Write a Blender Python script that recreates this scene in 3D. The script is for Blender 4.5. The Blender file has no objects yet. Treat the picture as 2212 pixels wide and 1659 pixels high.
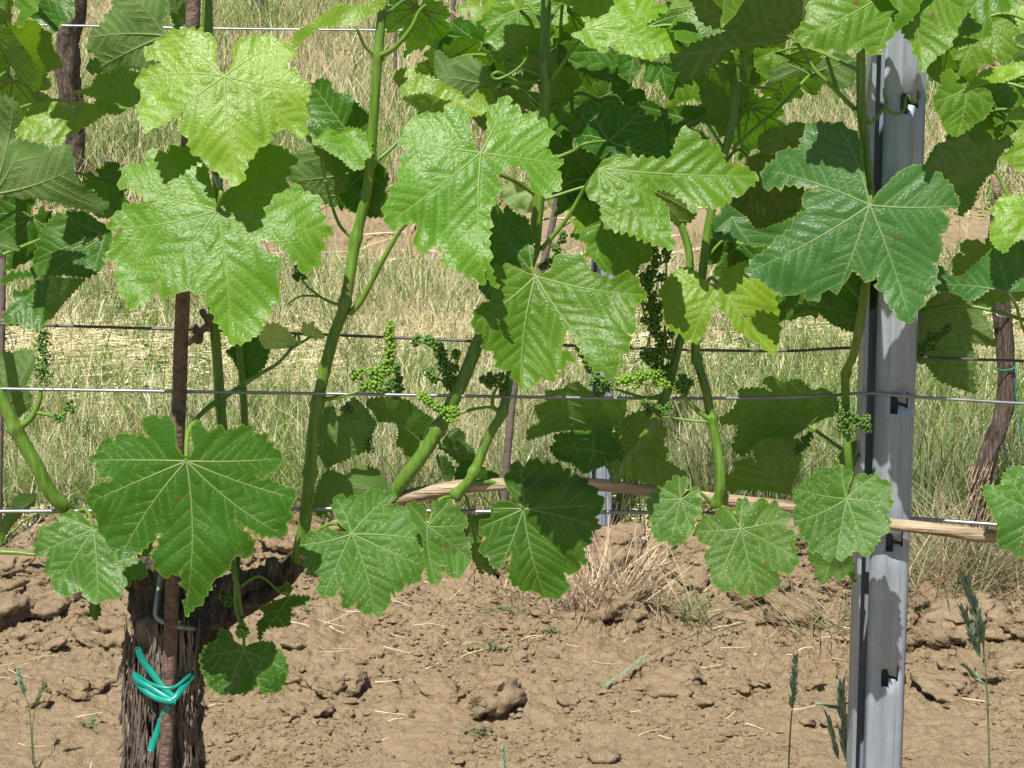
import bpy, math, random
import numpy as np
from mathutils import noise as mnoise
from mathutils import Vector
from mathutils.geometry import delaunay_2d_cdt

# ------------------------------------------------------------------ camera, sky, sun
SC = bpy.context.scene
F = 3850.0; PITCH = math.radians(12.0); CAMY = -1.9; CAMZ = 1.32
SUN_TO = Vector((-0.19, -0.49, 0.85)).normalized()      # towards the sun
cam = bpy.data.cameras.new("camera"); cam.lens = 36.0 * F / 2212.0; cam.sensor_width = 36.0
cam.clip_start = 0.05; cam.clip_end = 400
camo = bpy.data.objects.new("camera", cam); SC.collection.objects.link(camo)
camo.location = (0, CAMY, CAMZ); camo.rotation_euler = (math.pi / 2 - PITCH, 0, 0)
SC.camera = camo
w = bpy.data.worlds.new("World"); SC.world = w; w.use_nodes = True
wn = w.node_tree.nodes; wl = w.node_tree.links
sky = wn.new("ShaderNodeTexSky"); sky.sky_type = 'NISHITA'; sky.sun_disc = False
sky.sun_elevation = math.asin(SUN_TO.z)
sky.sun_rotation = math.atan2(SUN_TO.x, SUN_TO.y)
wn["Background"].inputs[1].default_value = 0.065
wl.new(sky.outputs[0], wn["Background"].inputs[0])
sl = bpy.data.lights.new("sun", 'SUN'); sl.energy = 5.0; sl.angle = math.radians(0.5); sl.color = (1.0, 0.95, 0.87)
so = bpy.data.objects.new("sun", sl); SC.collection.objects.link(so)
so.rotation_euler = SUN_TO.to_track_quat('Z', 'Y').to_euler(); so.location = (-2, -5, 8)
vs = SC.view_settings; vs.view_transform = 'Standard'; vs.look = 'None'; vs.exposure = 0.42; vs.gamma = 1
vs.use_curve_mapping = False

rng = np.random.default_rng(7); random.seed(7)
CO, SI = math.cos(PITCH), math.sin(PITCH)

# ------------------------------------------------------------------ pixel -> world helpers
def ray(vx, vy):
    a = (vx - 1106.0) / F; b = -(vy - 829.5) / F
    return a, b * SI + CO, b * CO - SI
def P(vx, vy, off=0.0):
    dx, dy, dz = ray(vx, vy); t = (off - CAMY) / dy
    return np.array([dx * t, off, CAMZ + dz * t])
def PA(v, off):
    v = np.asarray(v, float); dx, dy, dz = ray(v[:, 0], v[:, 1]); t = (np.asarray(off) - CAMY) / dy
    return np.stack([dx * t, t * dy + CAMY, CAMZ + dz * t], 1)
PXM = F / (1.9 / CO)       # pixels per metre on the row plane
PY = np.array([-30, 0, 2.5, 5.0, 7.5, 10.5, 16, 40, 130.0]) ; PZ = np.array([0, 0, -0.06, 0.55, 1.05, 1.62, 2.6, 6.5, 20.0])
def prof(y):
    y = np.asarray(y, float); s = 0
    for d in (-.35, -.18, 0, .18, .35): s = s + np.interp(y + d, PY, PZ)
    return s / 5
def PG(vx, vy):                       # where a pixel's ray meets the terrain
    dx, dy, dz = ray(vx, vy); t = 1.0
    for k in range(4000):
        y = CAMY + dy * t
        if CAMZ + dz * t < prof(y): break
        t += 0.01
    return np.array([dx * t, CAMY + dy * t, float(prof(CAMY + dy * t))])
T = {'A': (0, 0, 1200, 2212), 'B': (1200, 0, 1200, 2212), 'C': (2400, 0, 1248, 2212), 'D': (0, 900, 1200, 2212),
     'E': (1200, 900, 1200, 2212), 'F': (2400, 900, 1248, 2212), 'G': (0, 1800, 1200, 2127), 'H': (1200, 1800, 1200, 2127),
     'I': (2400, 1800, 1248, 2212), 'J': (0, 450, 1200, 2212), 'K': (1200, 450, 1200, 2212), 'L': (2448, 450, 1200, 2212),
     'M': (1800, 0, 1200, 2212), 'N': (0, 1350, 1200, 2212), 'O': (1000, 1350, 1200, 2212), 'P': (2100, 1350, 1200, 2212),
     'V': (0, 0, 3648, 2212)}
def tv(tile, pts):
    x0, y0, wd, n = T[tile]; s = wd / n; q = 2212 / 3648
    a = np.asarray(pts, float).reshape(-1, 2)
    return np.stack([(x0 + a[:, 0] * s) * q, (y0 + a[:, 1] * s) * q], 1)
def nums(s): return [float(t) for t in s.replace(',', ' ').split()]

# ------------------------------------------------------------------ object helpers
COL = SC.collection
WLOC = {}
def link(name, me, loc=(0, 0, 0), parent=None):
    o = bpy.data.objects.new(name, me); COL.objects.link(o)
    loc = Vector(loc); WLOC[o] = loc
    if parent is not None:
        o.parent = parent; o.location = loc - WLOC[parent]
    else: o.location = loc
    return o
def tag(o, label=None, cat=None, group=None, kind=None):
    if label: o['label'] = label
    if cat: o['category'] = cat
    if group: o['group'] = group
    if kind: o['kind'] = kind
    return o
def empty(name, loc, label, cat, group=None):
    return tag(link(name, None, loc), label, cat, group)
class MB:
    def __init__(s): s.v = []; s.f = []; s.m = []; s.n = 0
    def add(s, v, f, m=0):
        v = np.asarray(v, float); s.v.append(v)
        for q in f: s.f.append(tuple(i + s.n for i in q)); s.m.append(m)
        s.n += len(v)
    def mesh(s, name, mats, loc=(0, 0, 0), smooth=True):
        me = bpy.data.meshes.new(name); v = np.concatenate(s.v) - np.asarray(loc)
        me.from_pydata(v.tolist(), [], s.f)
        for m in mats: me.materials.append(m)
        me.polygons.foreach_set('material_index', s.m)
        me.polygons.foreach_set('use_smooth', [smooth] * len(s.f)); me.update()
        return me
    def build(s, name, mats, loc=(0, 0, 0), parent=None, smooth=True):
        if not isinstance(mats, (list, tuple)): mats = [mats]
        return link(name, s.mesh(name, mats, loc, smooth), loc, parent)
def smooth_path(pts, n):
    pts = np.asarray(pts, float)
    if len(pts) < 3:
        t = np.linspace(0, 1, n)[:, None]; return pts[0] * (1 - t) + pts[-1] * t
    p = np.concatenate([[2 * pts[0] - pts[1]], pts, [2 * pts[-1] - pts[-2]]]); m = len(pts) - 1
    out = []
    for u in np.linspace(0, m - 1e-6, n):
        i = int(u); t = u - i; a, b, c, d = p[i:i + 4]
        out.append(0.5 * (2 * b + (c - a) * t + (2 * a - 5 * b + 4 * c - d) * t * t + (3 * b - a - 3 * c + d) * t ** 3))
    return np.array(out)
def tube(mb, pts, rad, sides=8, m=0, cap=True, jit=0.0, flat=1.0, ridge=None):
    pts = np.asarray(pts, float); n = len(pts); rad = np.interp(np.linspace(0, 1, n), np.linspace(0, 1, len(np.atleast_1d(rad))), np.atleast_1d(rad))
    tn = np.gradient(pts, axis=0); tn /= np.linalg.norm(tn, axis=1)[:, None] + 1e-12
    ref = np.array([0, -1.0, 0.001]) if abs(tn[0][1]) < .9 else np.array([0, 0, 1.0])
    vs_ = []
    for i in range(n):
        u = ref - tn[i] * np.dot(ref, tn[i]); u /= np.linalg.norm(u) + 1e-12; ref = u; q = np.cross(tn[i], u)
        for k in range(sides):
            a = 2 * math.pi * k / sides; r = rad[i] * (1 + jit * (random.random() - .5))
            if ridge is not None: r *= 1 + ridge(i, k)
            vs_.append(pts[i] + r * (math.cos(a) * u * flat + math.sin(a) * q))
    f = []
    for i in range(n - 1):
        for k in range(sides):
            k2 = (k + 1) % sides
            f.append((i * sides + k, i * sides + k2, (i + 1) * sides + k2, (i + 1) * sides + k))
    if cap:
        f.append(tuple(range(sides - 1, -1, -1))); f.append(tuple((n - 1) * sides + k for k in range(sides)))
    mb.add(vs_, f, m)
def bigmesh(name, verts, quads, mat, col=None, smooth=True):
    me = bpy.data.meshes.new(name); nv = len(verts); nf = len(quads); k = quads.shape[1]
    me.vertices.add(nv); me.vertices.foreach_set('co', verts.astype(np.float32).ravel())
    me.loops.add(nf * k); me.loops.foreach_set('vertex_index', quads.astype(np.int32).ravel())
    me.polygons.add(nf); me.polygons.foreach_set('loop_start', np.arange(0, nf * k, k, dtype=np.int32))
    me.polygons.foreach_set('use_smooth', np.full(nf, smooth)); me.materials.append(mat)
    me.update(calc_edges=True)
    if col is not None:
        at = me.attributes.new('col', 'FLOAT_COLOR', 'POINT')
        at.data.foreach_set('color', np.concatenate([col, np.ones((nv, 1))], 1).astype(np.float32).ravel())
    return me

# ------------------------------------------------------------------ numpy noise
def vnoise(x, y, seed=0):
    r = np.random.default_rng(seed).random((256, 256)); xi = np.floor(x).astype(int); yi = np.floor(y).astype(int)
    fx = x - xi; fy = y - yi; fx = fx * fx * (3 - 2 * fx); fy = fy * fy * (3 - 2 * fy)
    g = lambda a, b: r[a % 256, b % 256]
    return (g(xi, yi) * (1 - fx) + g(xi + 1, yi) * fx) * (1 - fy) + (g(xi, yi + 1) * (1 - fx) + g(xi + 1, yi + 1) * fx) * fy
def fbm(x, y, seed=0, o=4):
    s = 0; a = 1; t = 0
    for i in range(o): s = s + a * vnoise(x * 2 ** i, y * 2 ** i, seed + i); t += a; a *= .5
    return s / t
def worley(x, y, seed=0):
    R = np.random.default_rng(seed); jx = R.random((256, 256)); jy = R.random((256, 256)); rr = R.random((256, 256))
    xi = np.floor(x).astype(int); yi = np.floor(y).astype(int)
    f1 = np.full(x.shape, 9.0); f2 = f1.copy(); idr = np.zeros(x.shape)
    for a in (-1, 0, 1):
        for b in (-1, 0, 1):
            cx = xi + a; cy = yi + b
            d = np.hypot(cx + jx[cx % 256, cy % 256] - x, cy + jy[cx % 256, cy % 256] - y)
            c = d < f1; f2 = np.where(c, f1, np.minimum(f2, d)); idr = np.where(c, rr[cx % 256, cy % 256], idr); f1 = np.where(c, d, f1)
    return f1, f2, idr
def sst(a, b, x): t = np.clip((x - a) / (b - a), 0, 1); return t * t * (3 - 2 * t)

# ------------------------------------------------------------------ materials
class NT:
    def __init__(s, name):
        s.m = bpy.data.materials.new(name); s.m.use_nodes = True; s.t = s.m.node_tree; s.t.nodes.clear()
        s.out = s.t.nodes.new('ShaderNodeOutputMaterial')
    def n(s, typ, **kw):
        o = s.t.nodes.new('ShaderNode' + typ)
        for k, v in kw.items():
            if k.startswith('i_'):
                kk = k[2:]; kk = int(kk) if kk.isdigit() else kk.replace('_', ' '); s.put(o.inputs[kk], v)
            else: setattr(o, k, v)
        return o
    def put(s, sock, v):
        if isinstance(v, bpy.types.NodeSocket): s.t.links.new(v, sock)
        else: sock.default_value = v
    def mix(s, a, b, f, mode='MIX'):
        o = s.t.nodes.new('ShaderNodeMix'); o.data_type = 'RGBA'; o.blend_type = mode
        s.put(o.inputs[0], f); s.put(o.inputs[6], a); s.put(o.inputs[7], b); return o.outputs[2]
    def ramp(s, f, stops):
        o = s.t.nodes.new('ShaderNodeValToRGB'); e = o.color_ramp.elements
        while len(e) < len(stops): e.new(0.5)
        for i, (p, c) in enumerate(stops): e[i].position = p; e[i].color = c if len(c) == 4 else (*c, 1)
        s.put(o.inputs[0], f); return o.outputs[0]
    def math(s, op, a, b=0.0):
        o = s.t.nodes.new('ShaderNodeMath'); o.operation = op; s.put(o.inputs[0], a); s.put(o.inputs[1], b); return o.outputs[0]
    def noise(s, scale, detail=4, vec=None, rough=.6):
        o = s.n('TexNoise'); o.inputs['Scale'].default_value = scale; o.inputs['Detail'].default_value = detail; o.inputs['Roughness'].default_value = rough
        if vec is not None: s.put(o.inputs['Vector'], vec)
        return o.outputs['Fac']
    def bump(s, h, strength, dist, nrm=None):
        o = s.n('Bump'); o.inputs['Strength'].default_value = strength; o.inputs['Distance'].default_value = dist; s.put(o.inputs['Height'], h)
        if nrm is not None: s.put(o.inputs['Normal'], nrm)
        return o.outputs[0]
    def end(s, sh): s.t.links.new(sh, s.out.inputs[0]); return s.m
g4 = lambda c: (c[0], c[1], c[2], 1)

def leaf_material(name, speck):
    N = NT(name); tc = N.n('TexCoord').outputs['Object']; col = N.n('ObjectInfo').outputs['Color']
    back = N.n('NewGeometry').outputs['Backfacing']
    vd = N.n('Attribute', attribute_name='vd').outputs['Fac']
    vo = N.n('TexVoronoi', feature='DISTANCE_TO_EDGE'); N.put(vo.inputs['Vector'], tc); vo.inputs['Scale'].default_value = 205
    vo2 = N.n('TexVoronoi', feature='DISTANCE_TO_EDGE'); N.put(vo2.inputs['Vector'], tc); vo2.inputs['Scale'].default_value = 480
    net = N.n('MapRange', interpolation_type='SMOOTHSTEP', i_Value=vo.outputs['Distance'], i_2=0.38, i_4=1.0).outputs[0]
    net2 = N.n('MapRange', i_Value=vo2.outputs['Distance'], i_2=0.3, i_4=1.0).outputs[0]
    n1 = N.noise(28, 4, tc); n2 = N.noise(9, 2, tc)
    c = N.mix(col, N.mix(col, (1.25, 1.15, 1.0, 1), 1.0, 'MULTIPLY'), N.math('MULTIPLY', n1, .5))
    c = N.mix(c, N.mix(c, (.82, .88, .9, 1), 1.0, 'MULTIPLY'), N.ramp(n2, [(.4, (0, 0, 0)), (.65, (1, 1, 1))]))
    c = N.mix(N.mix(c, (1.3, 1.17, 1.3, 1), 1.0, 'MULTIPLY'), c, N.n('MapRange', i_Value=net, i_2=.28, i_3=.45, i_4=1.0).outputs[0])
    vein = N.n('MapRange', i_Value=vd, i_2=0.0035).outputs[0]
    c = N.mix(N.mix(c, (1.5, 1.3, 1.5, 1), 1.0, 'MULTIPLY'), c, vein)
    rough = N.math('ADD', N.math('MULTIPLY', n1, .2), .29)
    bs = N.n('TexVoronoi', feature='F1'); N.put(bs.inputs['Vector'], tc); bs.inputs['Scale'].default_value = 26
    bsm = N.math('MULTIPLY', N.math('LESS_THAN', bs.outputs['Distance'], N.math('MULTIPLY', N.noise(90, 3, tc), .17)), N.math('GREATER_THAN', N.noise(11, 2, tc), .53))
    c = N.mix(c, (.16, .085, .03, 1), N.math('MULTIPLY', bsm, .8))
    if speck:
        sp = N.n('TexVoronoi', feature='F1'); N.put(sp.inputs['Vector'], tc); sp.inputs['Scale'].default_value = 230; sp.inputs['Randomness'].default_value = 1
        spm = N.math('MULTIPLY', N.math('LESS_THAN', sp.outputs['Distance'], N.math('MULTIPLY', N.noise(150, 2, tc), .40)), N.math('GREATER_THAN', N.noise(60, 2, tc), .42))
        c = N.mix(c, (.42, .5, .36, 1), N.math('MULTIPLY', spm, .65))
        dust = N.ramp(N.noise(35, 5, tc), [(.48, (0, 0, 0)), (.85, (.3, .3, .3))])
        c = N.mix(c, (.32, .42, .30, 1), dust); rough = N.math('ADD', rough, .12)
    ed = N.n('MapRange', i_Value=N.n('Attribute', attribute_name='ed').outputs['Fac'], i_2=.55).outputs[0]
    c = N.mix((.34, .42, .07, 1), c, N.math('ADD', N.math('MULTIPLY', ed, .55), .45))
    und = N.mix(col, (.135, .255, .075, 1), .5)
    und = N.mix(und, N.mix(und, (1.25, 1.2, 1.2, 1), 1.0, 'MULTIPLY'), n1)
    und = N.mix((.25, .33, .13, 1), und, vein)
    base = N.mix(c, und, back)
    rg = N.math('ADD', rough, N.math('MULTIPLY', back, .35))
    hgt = N.math('ADD', N.math('MULTIPLY', net, .92), N.math('MULTIPLY', net2, .08))
    nrm = N.bump(hgt, .23, .0011, N.bump(N.noise(40, 2, tc), .16, .003))
    b = N.n('BsdfPrincipled', i_Base_Color=base, i_Roughness=rg, i_Normal=nrm); b.inputs['Specular IOR Level'].default_value = .33
    tr = N.n('BsdfTranslucent', i_Color=N.mix(N.mix(col, (1.55, 1.65, .3, 1), 1.0, 'MULTIPLY'), (.0, .0, .0, 1), .0), i_Normal=nrm)
    mx = N.n('MixShader', i_0=.40); N.put(mx.inputs[1], b.outputs[0]); N.put(mx.inputs[2], tr.outputs[0])
    return N.end(mx.outputs[0])
def simple(name, c1, c2, scale=40, rough=.5, bump=.3, bd=.002, bscale=120, spec=.4, stretch=None, metallic=0, trans=None, objcol=False):
    N = NT(name); tc = N.n('TexCoord').outputs['Object']; v = tc
    if stretch: v = N.n('Mapping', i_Vector=tc, i_Scale=stretch).outputs[0]
    n1 = N.noise(scale, 5, v); c = N.ramp(n1, [(.3, c1), (.7, c2)])
    if objcol: c = N.mix(c, N.n('ObjectInfo').outputs['Color'], 1.0, 'MULTIPLY')
    b = N.n('BsdfPrincipled', i_Base_Color=c, i_Roughness=rough, i_Metallic=metallic, i_Normal=N.bump(N.noise(bscale, 5, v), bump, bd))
    b.inputs['Specular IOR Level'].default_value = spec; sh = b.outputs[0]
    if trans:
        t = N.n('BsdfTranslucent', i_Color=g4(trans)); m = N.n('MixShader', i_0=.3); N.put(m.inputs[1], sh); N.put(m.inputs[2], t.outputs[0]); sh = m.outputs[0]
    return N.end(sh)
def vcol_mat(name, rough=.6, trans=.3):
    N = NT(name); c = N.n('Attribute', attribute_name='col').outputs['Color']
    b = N.n('BsdfPrincipled', i_Base_Color=c, i_Roughness=rough); b.inputs['Specular IOR Level'].default_value = .3
    t = N.n('BsdfTranslucent', i_Color=c); m = N.n('MixShader', i_0=trans); N.put(m.inputs[1], b.outputs[0]); N.put(m.inputs[2], t.outputs[0])
    return N.end(m.outputs[0])
M = {}
M['leaf'] = leaf_material('vine_leaf', False); M['speck'] = leaf_material('vine_leaf_speckled', True)
def vein_mat():
    N = NT('leaf_vein'); c = N.mix(N.n('ObjectInfo').outputs['Color'], (.40, .50, .20, 1), .45)
    b = N.n('BsdfPrincipled', i_Base_Color=c, i_Roughness=.5); t = N.n('BsdfTranslucent', i_Color=c); m = N.n('MixShader', i_0=.2)
    N.put(m.inputs[1], b.outputs[0]); N.put(m.inputs[2], t.outputs[0]); return N.end(m.outputs[0])
M['vein'] = vein_mat()
def stem_mat():
    N = NT('green_shoot'); tc = N.n('TexCoord').outputs['Object']; v = N.n('Mapping', i_Vector=tc, i_Scale=(1, 1, .07)).outputs[0]
    f = N.noise(170, 4, v); g = N.noise(18, 4, tc)
    c = N.ramp(f, [(.3, (.062, .145, .012)), (.5, (.105, .21, .022)), (.72, (.18, .29, .045))])
    c = N.mix(c, (.115, .10, .025, 1), N.ramp(g, [(.56, (0, 0, 0)), (.74, (.55, .55, .55))])); sp = N.noise(260, 2, tc)
    c = N.mix(c, (.03, .06, .01, 1), N.ramp(sp, [(.66, (0, 0, 0)), (.72, (.6, .6, .6))]))
    b = N.n('BsdfPrincipled', i_Base_Color=c, i_Roughness=.4, i_Normal=N.bump(f, .5, .0015)); return N.end(b.outputs[0])
M['stem'] = stem_mat()
M['stem2'] = simple('petiole_green', (.085, .19, .02), (.17, .30, .04), 30, .4, .2, .001, 120)
M['berry'] = simple('unripe_berry', (.7, .72, .7), (1.15, 1.1, 1.2), 90, .42, .1, .0008, 300, .5, objcol=True)
M['cane'] = simple('dry_cane_bark', (.16, .10, .055), (.62, .50, .34), 55, .75, 1.0, .008, 90, .2, (.07, 1.6, 1.6))
M['wire'] = simple('galvanised_wire', (.20, .21, .22), (.36, .37, .39), 30, .42, .1, .001, 100, .5, metallic=.7)
M['wire2'] = simple('weathered_wire', (.07, .068, .065), (.15, .145, .14), 30, .55, .1, .001, 100, .4, metallic=.5)
M['rust'] = simple('rusty_iron', (.07, .042, .032), (.24, .155, .12), 110, .6, 1.0, .005, 170, .45)
M['rust2'] = simple('rusty_rod_far', (.11, .085, .075), (.2, .16, .14), 50, .8, .5, .003, 90, .2)
M['plastic'] = simple('green_plastic', (.0, .20, .155), (.005, .30, .23), 20, .38, .08, .001, 80, .5)
M['white'] = simple('white_petal', (.75, .74, .72), (.85, .84, .82), 20, .6, .05, trans=(.7, .7, .66))
M['grass'] = vcol_mat('grass_blades', .55, .38); M['straw'] = vcol_mat('dry_straw', .7, .12)
M['seed'] = simple('grass_seedhead', (.13, .22, .13), (.30, .40, .25), 60, .6, .3, .001, 200)
M['weed'] = simple('weed_leaf', (.12, .18, .08), (.22, .28, .14), 40, .6, .2, .001, 90, trans=(.2, .3, .08))

def bark_mat():
    N = NT('vine_bark'); tc = N.n('TexCoord').outputs['Object']
    v = N.n('Mapping', i_Vector=tc, i_Scale=(1, 1, .06)).outputs[0]
    d = N.n('TexNoise'); d.inputs['Scale'].default_value = 10; N.put(d.inputs['Vector'], tc)
    v2 = N.mix(v, d.outputs['Color'], .035)
    f = N.noise(170, 6, v2, .7); g = N.noise(25, 4, tc); r = N.noise(60, 3, v2)
    c = N.ramp(f, [(.3, (.025, .02, .017)), (.48, (.11, .085, .068)), (.62, (.21, .17, .14)), (.77, (.38, .33, .28))])
    c = N.mix(c, (.035, .025, .02, 1), N.ramp(g, [(.5, (0, 0, 0)), (.68, (.75, .75, .75))]))
    h = N.math('ADD', f, N.math('MULTIPLY', r, .8))
    b = N.n('BsdfPrincipled', i_Base_Color=c, i_Roughness=.85, i_Normal=N.bump(h, 1.0, .009)); b.inputs['Specular IOR Level'].default_value = .2
    return N.end(b.outputs[0])
M['bark'] = bark_mat()
M['shag'] = simple('shaggy_bark', (.028, .021, .017), (.31, .255, .21), 45, .85, .9, .005, 120, .2, (1, 1, .12))
def post_mat():
    N = NT('galvanised_steel'); tc = N.n('TexCoord').outputs['Object']
    v = N.n('Mapping', i_Vector=tc, i_Scale=(1, 1, .04)).outputs[0]
    f = N.noise(90, 5, v); g = N.noise(22, 4, tc); sp = N.noise(240, 2, tc)
    c = N.ramp(f, [(.3, (.25, .30, .36)), (.7, (.38, .435, .50))])
    c = N.mix(c, (.50, .53, .56, 1), N.ramp(g, [(.5, (0, 0, 0)), (.75, (.55, .55, .55))]))
    c = N.mix(c, (.62, .64, .66, 1), N.ramp(sp, [(.66, (0, 0, 0)), (.72, (.4, .4, .4))]))
    scr = N.noise(160, 2, N.n('Mapping', i_Vector=tc, i_Scale=(1, 1, .015)).outputs[0])
    c = N.mix(c, (.2, .215, .24, 1), N.ramp(scr, [(.6, (0, 0, 0)), (.72, (.5, .5, .5))]))
    b = N.n('BsdfPrincipled', i_Base_Color=c, i_Roughness=.5, i_Metallic=.35, i_Normal=N.bump(f, .25, .0012))
    return N.end(b.outputs[0])
M['post'] = post_mat()
def soil_mat():
    N = NT('dry_clay_soil'); tc = N.n('TexCoord').outputs['Object']
    n1 = N.noise(7, 6, tc); n2 = N.noise(45, 6, tc, .7); n3 = N.noise(220, 4, tc, .7)
    c = N.ramp(n2, [(.25, (.255, .178, .102)), (.5, (.375, .278, .168)), (.75, (.455, .352, .224))])
    c = N.mix(c, (.44, .34, .22, 1), N.ramp(n1, [(.45, (0, 0, 0)), (.7, (.5, .5, .5))]))
    pb = N.n('TexVoronoi', feature='F1'); N.put(pb.inputs['Vector'], tc); pb.inputs['Scale'].default_value = 90
    c = N.mix(c, (.46, .37, .26, 1), N.math('MULTIPLY', N.math('LESS_THAN', pb.outputs['Distance'], .16), .6))
    lit = N.n('Attribute', attribute_name='col').outputs['Color']
    c = N.mix(c, lit, N.n('Attribute', attribute_name='turf').outputs['Fac'])
    h = N.math('ADD', N.math('MULTIPLY', n2, .9), N.math('MULTIPLY', n3, .35))
    b = N.n('BsdfPrincipled', i_Base_Color=c, i_Roughness=.95, i_Normal=N.bump(h, 1.0, .018)); b.inputs['Specular IOR Level'].default_value = .15
    return N.end(b.outputs[0])
M['soil'] = soil_mat()

# ------------------------------------------------------------------ ground
def turf_mask(x, y):
    wob = .16 * (fbm(x * 2.2, y * 2.2, 31) - .5) * 2
    a = sst(2.55, 2.8, y + wob) * (1 - .85 * sst(4.2, 4.45, y + wob))
    b = sst(4.65, 5.1, y + wob) * (1 - .75 * sst(.52, .62, fbm(x * .9 + 3, y * .7, 44)))
    return np.clip(a + b, 0, 1)
def ground_z(x, y):
    z = prof(y); t = turf_mask(x, y); soil = 1 - t
    rag = .030 * (fbm(x * 26, y * 26, 3, 4) - .5); rag2 = .030 * (fbm(x * 26, y * 26, 5, 4) - .5)
    wx = x + .10 * (fbm(x * 6, y * 6, 7) - .5) + rag; wy = y + .10 * (fbm(x * 6, y * 6, 9) - .5) + rag2
    rough = sst(1.15, 1.7, y + .6 * (fbm(x * 1.7, y * 1.7, 8) - .5))
    f1, f2, r = worley(wx * 5.2, wy * 6.0, 11); cm = sst(.40, .52, fbm(x * 2.0, y * 2.0, 21)) * (.12 + .88 * rough)
    z = z + soil * (.06 * (fbm(x * 1.8, y * 1.8, 1) - .5) + cm * (.016 * r - .018 * (1 - sst(.02, .2, f2 - f1))))
    g1, g2, q = worley(wx * 13 + 5, wy * 15, 12); cm2 = sst(.47, .57, fbm(x * 3.4 + 9, y * 3.4, 22)) * (.25 + .75 * rough)
    z = z + soil * cm2 * (.008 * q - .010 * (1 - sst(.02, .2, g2 - g1)))
    h1, h2, s = worley(wx * 38, wy * 42, 13)
    z = z + soil * ((.4 + .8 * rough) * sst(.38, .62, fbm(x * 7, y * 7, 24)) * (.009 * s - .008 * (1 - sst(.03, .2, h2 - h1))) + .022 * (fbm(x * 14, y * 14, 2) - .5) + .012 * (.5 - np.abs(fbm(x * 45, y * 45, 4, 3) - .5) * 3) * (.75 + rough) * .8 + .006 * (fbm(x * 90, y * 90, 14, 2) - .5))
    return z + t * (.03 * (fbm(x * 4, y * 4, 6) - .5))
def build_ground():
    def lines(segs):
        out = []
        for a, b, s in segs: out.append(np.arange(a, b, s))
        return np.concatenate(out)
    xs = lines([(-60, -12, 4), (-12, -4, .4), (-4, -1.35, .03), (-1.35, 1.35, .0052), (1.35, 4, .03), (4, 12, .4), (12, 62, 4)])
    ys = lines([(-8, -1, .5), (-1, .9, .05), (.9, 2.75, .0056), (2.75, 5.4, .014), (5.4, 9, .04), (9, 16, .2), (16, 130, 4)])
    X, Y = np.meshgrid(xs, ys); Z = ground_z(X, Y); t = turf_mask(X, Y)
    v = np.stack([X.ravel(), Y.ravel(), Z.ravel()], 1); nx = len(xs); ny = len(ys)
    i = (np.arange(ny - 1)[:, None] * nx + np.arange(nx - 1)[None]).ravel()
    q = np.stack([i, i + 1, i + nx + 1, i + nx], 1)
    n = fbm(X * 12, Y * 12, 51)[..., None]; lc = np.array([.36, .29, .15]) * (1 - n) + np.array([.50, .42, .24]) * n
    me = bigmesh('soil', v, q, M['soil'], lc.reshape(-1, 3))
    at = me.attributes.new('turf', 'FLOAT', 'POINT'); at.data.foreach_set('value', (t * .8).astype(np.float32).ravel())
    o = link('ground', me); o['kind'] = 'structure'; return o
build_ground()
def gz(x, y): return float(ground_z(np.array([float(x)]), np.array([float(y)]))[0])
def GP(vx, vy):
    p = PG(vx, vy); p[2] = gz(p[0], p[1]); return p

# soil crumbs
def ico():
    t = (1 + 5 ** .5) / 2
    v = np.array([(-1, t, 0), (1, t, 0), (-1, -t, 0), (1, -t, 0), (0, -1, t), (0, 1, t), (0, -1, -t), (0, 1, -t), (t, 0, -1), (t, 0, 1), (-t, 0, -1), (-t, 0, 1)], float)
    v /= np.linalg.norm(v[0])
    f = np.array([(0, 11, 5), (0, 5, 1), (0, 1, 7), (0, 7, 10), (0, 10, 11), (1, 5, 9), (5, 11, 4), (11, 10, 2), (10, 7, 6), (7, 1, 8), (3, 9, 4), (3, 4, 2), (3, 2, 6), (3, 6, 8), (3, 8, 9), (4, 9, 5), (2, 4, 11), (6, 2, 10), (8, 6, 7), (9, 8, 1)])
    return v, f
def ico2():
    v, f = ico(); v = v.tolist(); c = {}; out = []
    def mid(a, b):
        k = (min(a, b), max(a, b))
        if k not in c:
            m = np.array(v[a]) + np.array(v[b]); v.append((m / np.linalg.norm(m)).tolist()); c[k] = len(v) - 1
        return c[k]
    for a, b, d in f:
        x, y, z = mid(a, b), mid(b, d), mid(d, a); out += [(a, x, z), (b, y, x), (d, z, y), (x, y, z)]
    return np.array(v), np.array(out)
IV, IF = ico(); IV2, IF2 = ico2()
def crumbs():
    n = 60000; x = rng.uniform(-1.4, 1.4, n); y = rng.uniform(.95, 2.7, n)
    keep = sst(.36, .62, fbm(x * 5, y * 5, 77)) > rng.random(n); x, y = x[keep], y[keep]; n = len(x)
    s = .0012 + .007 * rng.random(n) ** 12 + .0055 * rng.random(n) ** 3.5; z = ground_z(x, y) + s * .25
    d = 1 + .7 * (rng.random((n, len(IV), 1)) - .5)
    sc = s[:, None, None] * np.stack([rng.uniform(.8, 1.5, n), rng.uniform(.8, 1.4, n), rng.uniform(.5, .9, n)], 1)[:, None]
    v = IV[None] * d * sc + np.stack([x, y, z], 1)[:, None]
    f = IF[None] + (np.arange(n) * len(IV))[:, None, None]
    me = bigmesh('soil_crumbs', v.reshape(-1, 3), f.reshape(-1, 3), M['soil'], smooth=False)
    o = link('soil_crumbs', me); tag(o, 'loose crumbs and small clods of brown soil scattered on the tilled ground', 'soil crumbs', kind='stuff')
crumbs()

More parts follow.
